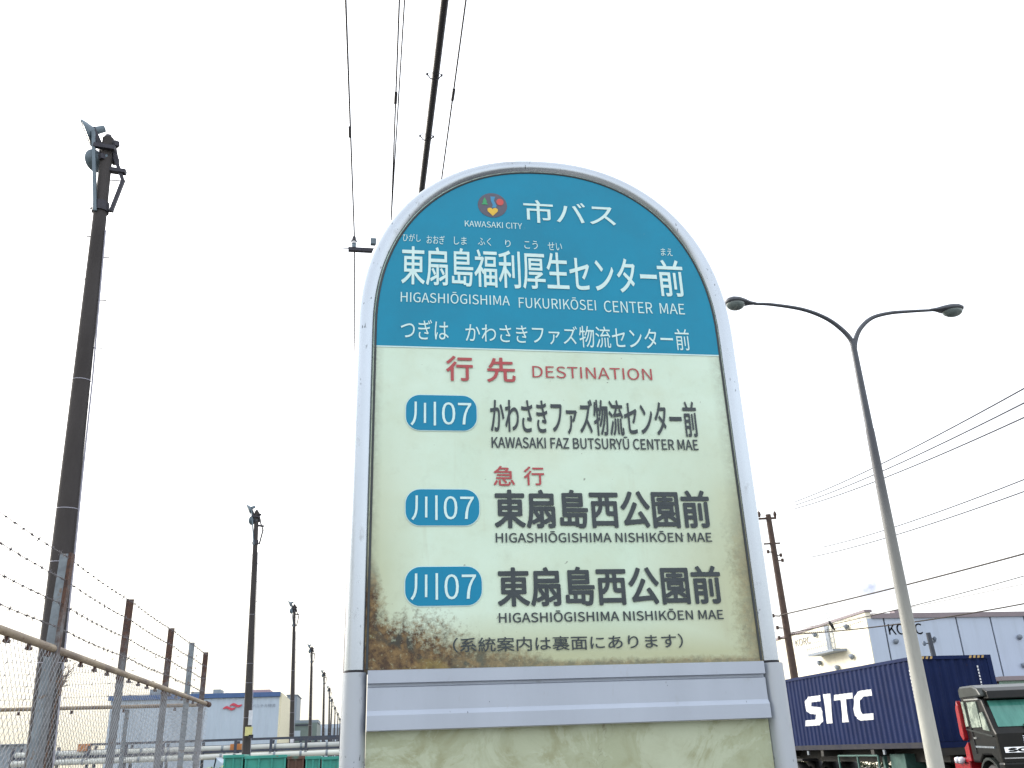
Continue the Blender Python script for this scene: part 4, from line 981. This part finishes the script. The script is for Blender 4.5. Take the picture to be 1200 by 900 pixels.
# crow sitting on the wire
cp = Vector(atY(975, 733.5, 39).tolist())
def crow():
    m_ = MB(); d = Vector((-.45, 0, .9)).normalized()
    m_.tube([cp-d*.26, cp-d*.14, cp-d*.02, cp+d*.08, cp+d*.15, cp+d*.21, cp+d*.24], [.012, .045, .075, .078, .055, .05, .02], 10)
    return m_
cr_ = crow().build('crow', 'crow'); tag(cr_, 'black crow perched on the wire in front of the cream warehouse wall', 'bird')
MB().tube([cp+Vector((-.10, 0, .2)), cp+Vector((-.18, 0, .20))], [.022, .004], 6).build('beak', 'crow', cr_)
# short pole with pegs seen over the container
sp_ = empty('utility_pole', (float(atY(1092, 765, 46)[0]), 46, 0), 0, 'short dark pole with two small insulators peeking over the container', 'utility pole')
a_, b_ = atY(1092, 768, 46), atY(1087.5, 741.5, 46)
MB().tube([(a_[0]+.35, 46, -.1), b_.tolist()], [.17, .13], 10).build('pole', 'seam', sp_)
for px, py in ((1083, 754), (1095, 748.5)):
    c = atY(px, py, 46); MB().tube([c.tolist(), (float(atY(1089, 752, 46)[0]), 46, float(c[2]))], .03, 5).build('peg', 'seam', sp_); MB().lathe([(-.12, .06), (.0, .12), (.12, .05)], c.tolist(), (0, 0, 1), 8).build('insulator', 'korc', sp_)

# ================================================================== LEFT HAND BACKGROUND
BY = 120.0
def gx(px, py=860, Y=BY): return float(atY(px, py, Y)[0])
def gz(py, px=300, Y=BY): return float(atY(px, py, Y)[2])
bw = empty('warehouse', (gx(230), BY, 0), 0, 'long white ribbed warehouse with blue roof edge and red wave logo beyond the fence', 'warehouse')
x0, x1 = gx(125), gx(325); zt = gz(812, 325)
m_ = MB(); n_ = int((x1-x0)/.35)
vs = []
for i in range(n_+1):
    x = x0+(x1-x0)*i/n_; d = .05 if i % 2 else 0; vs += [(x, BY+d, 0), (x, BY+d, zt-.45)]
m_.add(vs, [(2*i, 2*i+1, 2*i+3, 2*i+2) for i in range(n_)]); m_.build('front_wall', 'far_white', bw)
MB().bb((x0-.3, BY-.25, zt-.42), (x1+.1, BY+.3, zt+.12)).build('blue_fascia', 'far_blue', bw)
MB().bb((x0, BY+.31, 0), (x1-.01, BY+17, zt)).build('building_body', 'far_grey', bw)
MB().bb((x1, BY, 0), (x1+.25, BY+17.5, zt+.02)).build('end_wall', 'far_cream', bw)
def rbox(pa, pb, Y, dpt, m, name): 
    a, b = atY(pa[0], pa[1], Y), atY(pb[0], pb[1], Y)
    MB().bb((a[0], Y, b[2]), (b[0], Y+dpt, a[2])).build(name, m, bw)
rbox((250, 808), (258, 815), BY+4, 3, 'far_grey', 'roof_plant'); rbox((264, 812), (268, 815), BY+4, 2, 'far_grey', 'roof_plant'); rbox((294, 808.5), (316, 813), BY+6, 5, 'pink', 'roof_plant'); rbox((176, 808), (197, 818), BY+6, 5, 'far_grey', 'roof_plant'); rbox((153, 815), (160, 820), BY+6, 3, 'pink', 'roof_plant'); rbox((224, 811), (235, 816), BY+6, 3, 'far_grey', 'roof_plant')
def wave(pa, pb, t):
    a, b = atY(*pa, BY), atY(*pb, BY); m_ = MB(); N = 16; top = []; bot = []
    for i in range(N+1):
        s_ = i/N; x = a[0]+(b[0]-a[0])*s_; z = a[2]+(b[2]-a[2])*s_+.13*math.sin(s_*2*math.pi); h = t*(.45+.55*math.sin(math.pi*s_)); top.append((x, z+h)); bot.append((x, z-h))
    P = top+bot[::-1]; return m_.prism(P, lambda a_, b_, d: (a_, d, b_), BY-.12, BY-.03).build('wave_logo', 'far_red', bw)
wave((269.5, 827), (283.5, 826), .16); wave((261.5, 830.5), (276, 829.5), .16)
a, b = atY(291, 830, BY), atY(323, 824, BY)
flat_txt('ルバニチカ物流', lambda x, z: (x, BY-.04, z), a[0], a[2]+.05, b[0], b[2]-.05, 'far_txt', bw, 0)
b2 = empty('grey_building', (gx(340, 860, 150), 150, 0), 0, 'narrow blue grey building just right of the white warehouse', 'building')
MB().bb((gx(334, 860, 150), 150, 0), (gx(346, 860, 150), 160, gz(815, 340, 150))).build('walls', 'far_grey', b2)
MB().bb((gx(335.5, 860, 150), 149.9, gz(832, 338, 150)), (gx(337.5, 860, 150), 149.99, gz(829, 338, 150))).build('window', 'seam', b2)
MB().bb((gx(333, 860, 150), 149.8, gz(815, 340, 150)), (gx(347, 860, 150), 160.2, gz(814, 340, 150))).build('roof', 'far_txt', b2)
b3 = empty('grey_green_building', (gx(360, 860, 140), 140, 0), 0, 'low grey green industrial building with a dark band between the floodlight poles', 'building')
MB().bb((gx(344, 860, 140), 140, 0), (gx(371, 860, 140), 155, gz(847, 358, 140))).build('walls', 'far_teal', b3)
MB().bb((gx(345.5, 860, 140), 139.9, gz(850.5, 358, 140)), (gx(362, 860, 140), 139.99, gz(848.5, 358, 140))).build('dark_band', 'seam', b3)
MB().bb((gx(344, 860, 140), 141, gz(847, 358, 140)), (gx(372, 860, 140), 150, gz(843.5, 358, 140))).build('roof', 'far_grey', b3)
MB().bb((gx(343, 860, 140), 139.8, gz(864, 358, 140)), (gx(352, 860, 140), 139.95, gz(856, 358, 140))).build('shutter', 'far_white', b3)
b4 = empty('pale_building', (gx(388, 860, 260), 260, 0), 0, 'pale hazy blue block low behind the farthest poles', 'building')
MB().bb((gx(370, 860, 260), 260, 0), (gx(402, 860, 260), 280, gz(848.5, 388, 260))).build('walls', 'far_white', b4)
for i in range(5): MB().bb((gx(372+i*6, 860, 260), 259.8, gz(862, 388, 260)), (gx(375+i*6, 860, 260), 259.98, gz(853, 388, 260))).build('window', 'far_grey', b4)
b5 = empty('grey_shed', (gx(5, 880, 60), 60, 0), 0, 'flat grey shed wall low at the left edge behind the fence', 'shed')
MB().bb((gx(-80, 880, 60), 60, 0), (gx(27, 880, 60), 66, gz(873, 12, 60))).build('walls', 'far_grey', b5)
MB().bb((gx(-82, 880, 60), 59.8, gz(873, 12, 60)), (gx(28, 880, 60), 66.2, gz(872, 12, 60))).build('roof', 'far_txt', b5)

# pipe rack crossing behind the fence
PY = 45.0
def pp(px, py, dy=0.): return Vector(atY(px, py, PY+dy).tolist())
rack = empty('pipe_rack', (float(atY(200, 880, PY)[0]), PY, 0), 0, 'low dark steel rack carrying white pipes across behind the fence and bins', 'pipe rack')
def level(px0, px1, py, pxr): z = float(atY(pxr, py, PY)[2]); return float(atY(px0, py, PY)[0]), float(atY(px1, py, PY)[0]), z
for k_, (py, pxr, r_, dy) in enumerate(((876.5, 290, .14, 0), (882, 290, .11, .7), (889, 200, .12, -.6), (884, 120, .10, .3))):
    xa, xb, z = level(20, 398, py, pxr)
    if k_ == 3: xb = float(atY(250, 884, PY)[0])
    o = MB().tube([(xa, PY+dy, z), ((xa+xb)/2, PY+dy, z), (xb, PY+dy, z)], r_, 10).build('pipe', 'pipe', rack)
    rnd = random.Random(k_)
    for i in range(12):
        x = xa+(xb-xa)*(i+.5)/12; MB().tube([(x-.05, PY+dy, z), (x+.05, PY+dy, z)], r_*1.12, 10).build('pipe_band', 'galv', o)
xa, xb, _ = level(20, 400, 880, 300)
for py, dy in ((866, 0), (879.5, -.3), (873, .5)):
    z = float(atY(300, py, PY)[2]); MB().bar((xa if py != 866 else xa+3, PY+dy, z), (xb, PY+dy, z), .08, .10).build('beam', 'rack', rack)
x = xa
while x < xb:
    for dy in (-.5, .6): MB().bb((x-.06, PY+dy-.05, -.1), (x+.06, PY+dy+.05, float(atY(300, 867.5, PY)[2]))).build('rack_post', 'rack', rack)
    MB().bb((x-.06, PY-.7, 1.88), (x+.06, PY+.9, 1.96)).build('rack_bearer', 'rack', rack)
    x += 1.55
for px in (92, 270): MB().bb((pp(px, 880).x, PY-.2, pp(px, 872).z-.3), (pp(px, 880).x+.5, PY+.1, pp(px, 872).z)).build('valve_cover', 'orange', rack)
# braced gantry going away behind the bins
gan = empty('braced_gantry', (float(atY(375, 880, 60)[0]), 60, 0), 0, 'dark cross braced steel gantry in front of the pale hazy block', 'gantry')
xs_ = [float(atY(px, 875, 60)[0]) for px in (343, 352, 361, 370, 379, 388, 397)]; zt_, zb2_ = float(atY(370, 866, 60)[2]), float(atY(370, 889, 60)[2])
for x in xs_: MB().bar((x, 60, -.1), (x, 60, zt_), .12).build('column', 'rack', gan)
MB().bar((xs_[0], 60, zt_), (xs_[-1], 60, zt_), .14).build('beam', 'rack', gan)
for a, b in zip(xs_, xs_[1:]): MB().bar((a, 60, zb2_), (b, 60, zt_), .07).build('brace', 'rack', gan); MB().bar((b, 60.1, zb2_), (a, 60.1, zt_), .07).build('brace', 'rack', gan)
for i, x in enumerate(xs_[:-1]): MB().lathe([(-.3, .001), (-.3, .28), (.3, .28), (.3, .001)], (x+.28, 60.4, (zt_+zb2_)/2-.1), (0, 1, 0), 12).build('pipe_end', 'pipe', gan)

# turquoise bins
BG = 'turquoise steel bins in a row'
def bin_(pxa, pxb, pyt, m, label, Y=30.0):
    a, b = atY(pxa, pyt, Y), atY(pxb, pyt, Y); xa, xb, z = float(a[0]), float(b[0]), float(atY((pxa+pxb)/2, pyt, Y)[2])
    r_ = empty('waste_bin', ((xa+xb)/2, Y+.7, 0), 0, label, 'waste bin', BG)
    MB().bb((xa+.02, Y+.03, .08), (xb-.02, Y+1.4, z-.05)).build('body', m, r_)
    MB().bb((xa-.01, Y-.03, z-.09), (xb+.01, Y+1.45, z)).build('rim', m, r_, bevel=.01)
    n = max(2, int((xb-xa)/.33))
    for i in range(n+1):
        x = xa+.04+(xb-xa-.08)*i/n; MB().bb((x-.025, Y-.02, .1), (x+.025, Y+.028, z-.095)).build('rib', m, r_)
    MB().bb((xa+.0, Y-.02, .05), (xb-.0, Y+.025, .12)).build('skid', 'chassis', r_)
    return r_
bin_(262, 286, 884.5, 'turq', 'narrow turquoise ribbed steel bin at the left end of the row')
bin_(287, 336, 885, 'turq', 'wide turquoise ribbed steel bin behind the second dark pole')
bin_(337, 357, 886, 'turq_rust', 'brown rusted ribbed steel bin behind the third dark pole')
bin_(358, 376, 886, 'turq', 'turquoise ribbed steel bin just right of the rusted bin')
bin_(377, 398, 886.5, 'turq', 'turquoise ribbed steel bin at the right end, nearest the sign')
# yellow green weeds and a white sheeted heap by the bins
def leafy():
    m_ = MB(); rnd = random.Random(3); c = atY(252, 905, 30)
    for i in range(420):
        p_ = Vector((c[0]+rnd.gauss(0, .35), 30+rnd.gauss(0, .3), max(.02, abs(rnd.gauss(.5, .42))))); p_.z = min(p_.z, 1.5)
        d = Vector((rnd.uniform(-1, 1), rnd.uniform(-1, 1), rnd.uniform(-.2, 1))).normalized(); x = d.cross(Vector((.3, .2, .9))).normalized(); l, w_ = rnd.uniform(.08, .16), .03
        m_.add([p_-x*w_, p_+d*l*.6-x*w_*.8, p_+d*l, p_+d*l*.6+x*w_*.8, p_+x*w_], [(0, 1, 2, 3, 4)])
    for i in range(14):
        m_.tube([(c[0]+rnd.gauss(0, .25), 30+rnd.gauss(0, .2), -.1), (c[0]+rnd.gauss(0, .35), 30+rnd.gauss(0, .2), rnd.uniform(.6, 1.3))], .012, 4)
    return m_
wd = leafy().build('weed_clump', 'weed'); tag(wd, 'yellow green weed clump left of the turquoise bins', 'weeds', kind='stuff')
hz = MB(); a, b = atY(243, 889, 33), atY(260, 887, 33)
hz.prism([(a[0], -.1), (a[0], a[2]-.25), (a[0]+.3, a[2]), (b[0]-.2, a[2]+.02), (b[0], a[2]-.15), (b[0], -.1)], lambda x, z, d: (x, d, z), 33, 34.5)
tag(hz.build('sheeted_heap', 'far_white'), 'pale sheeted heap between the fence end and the bins', 'tarp')
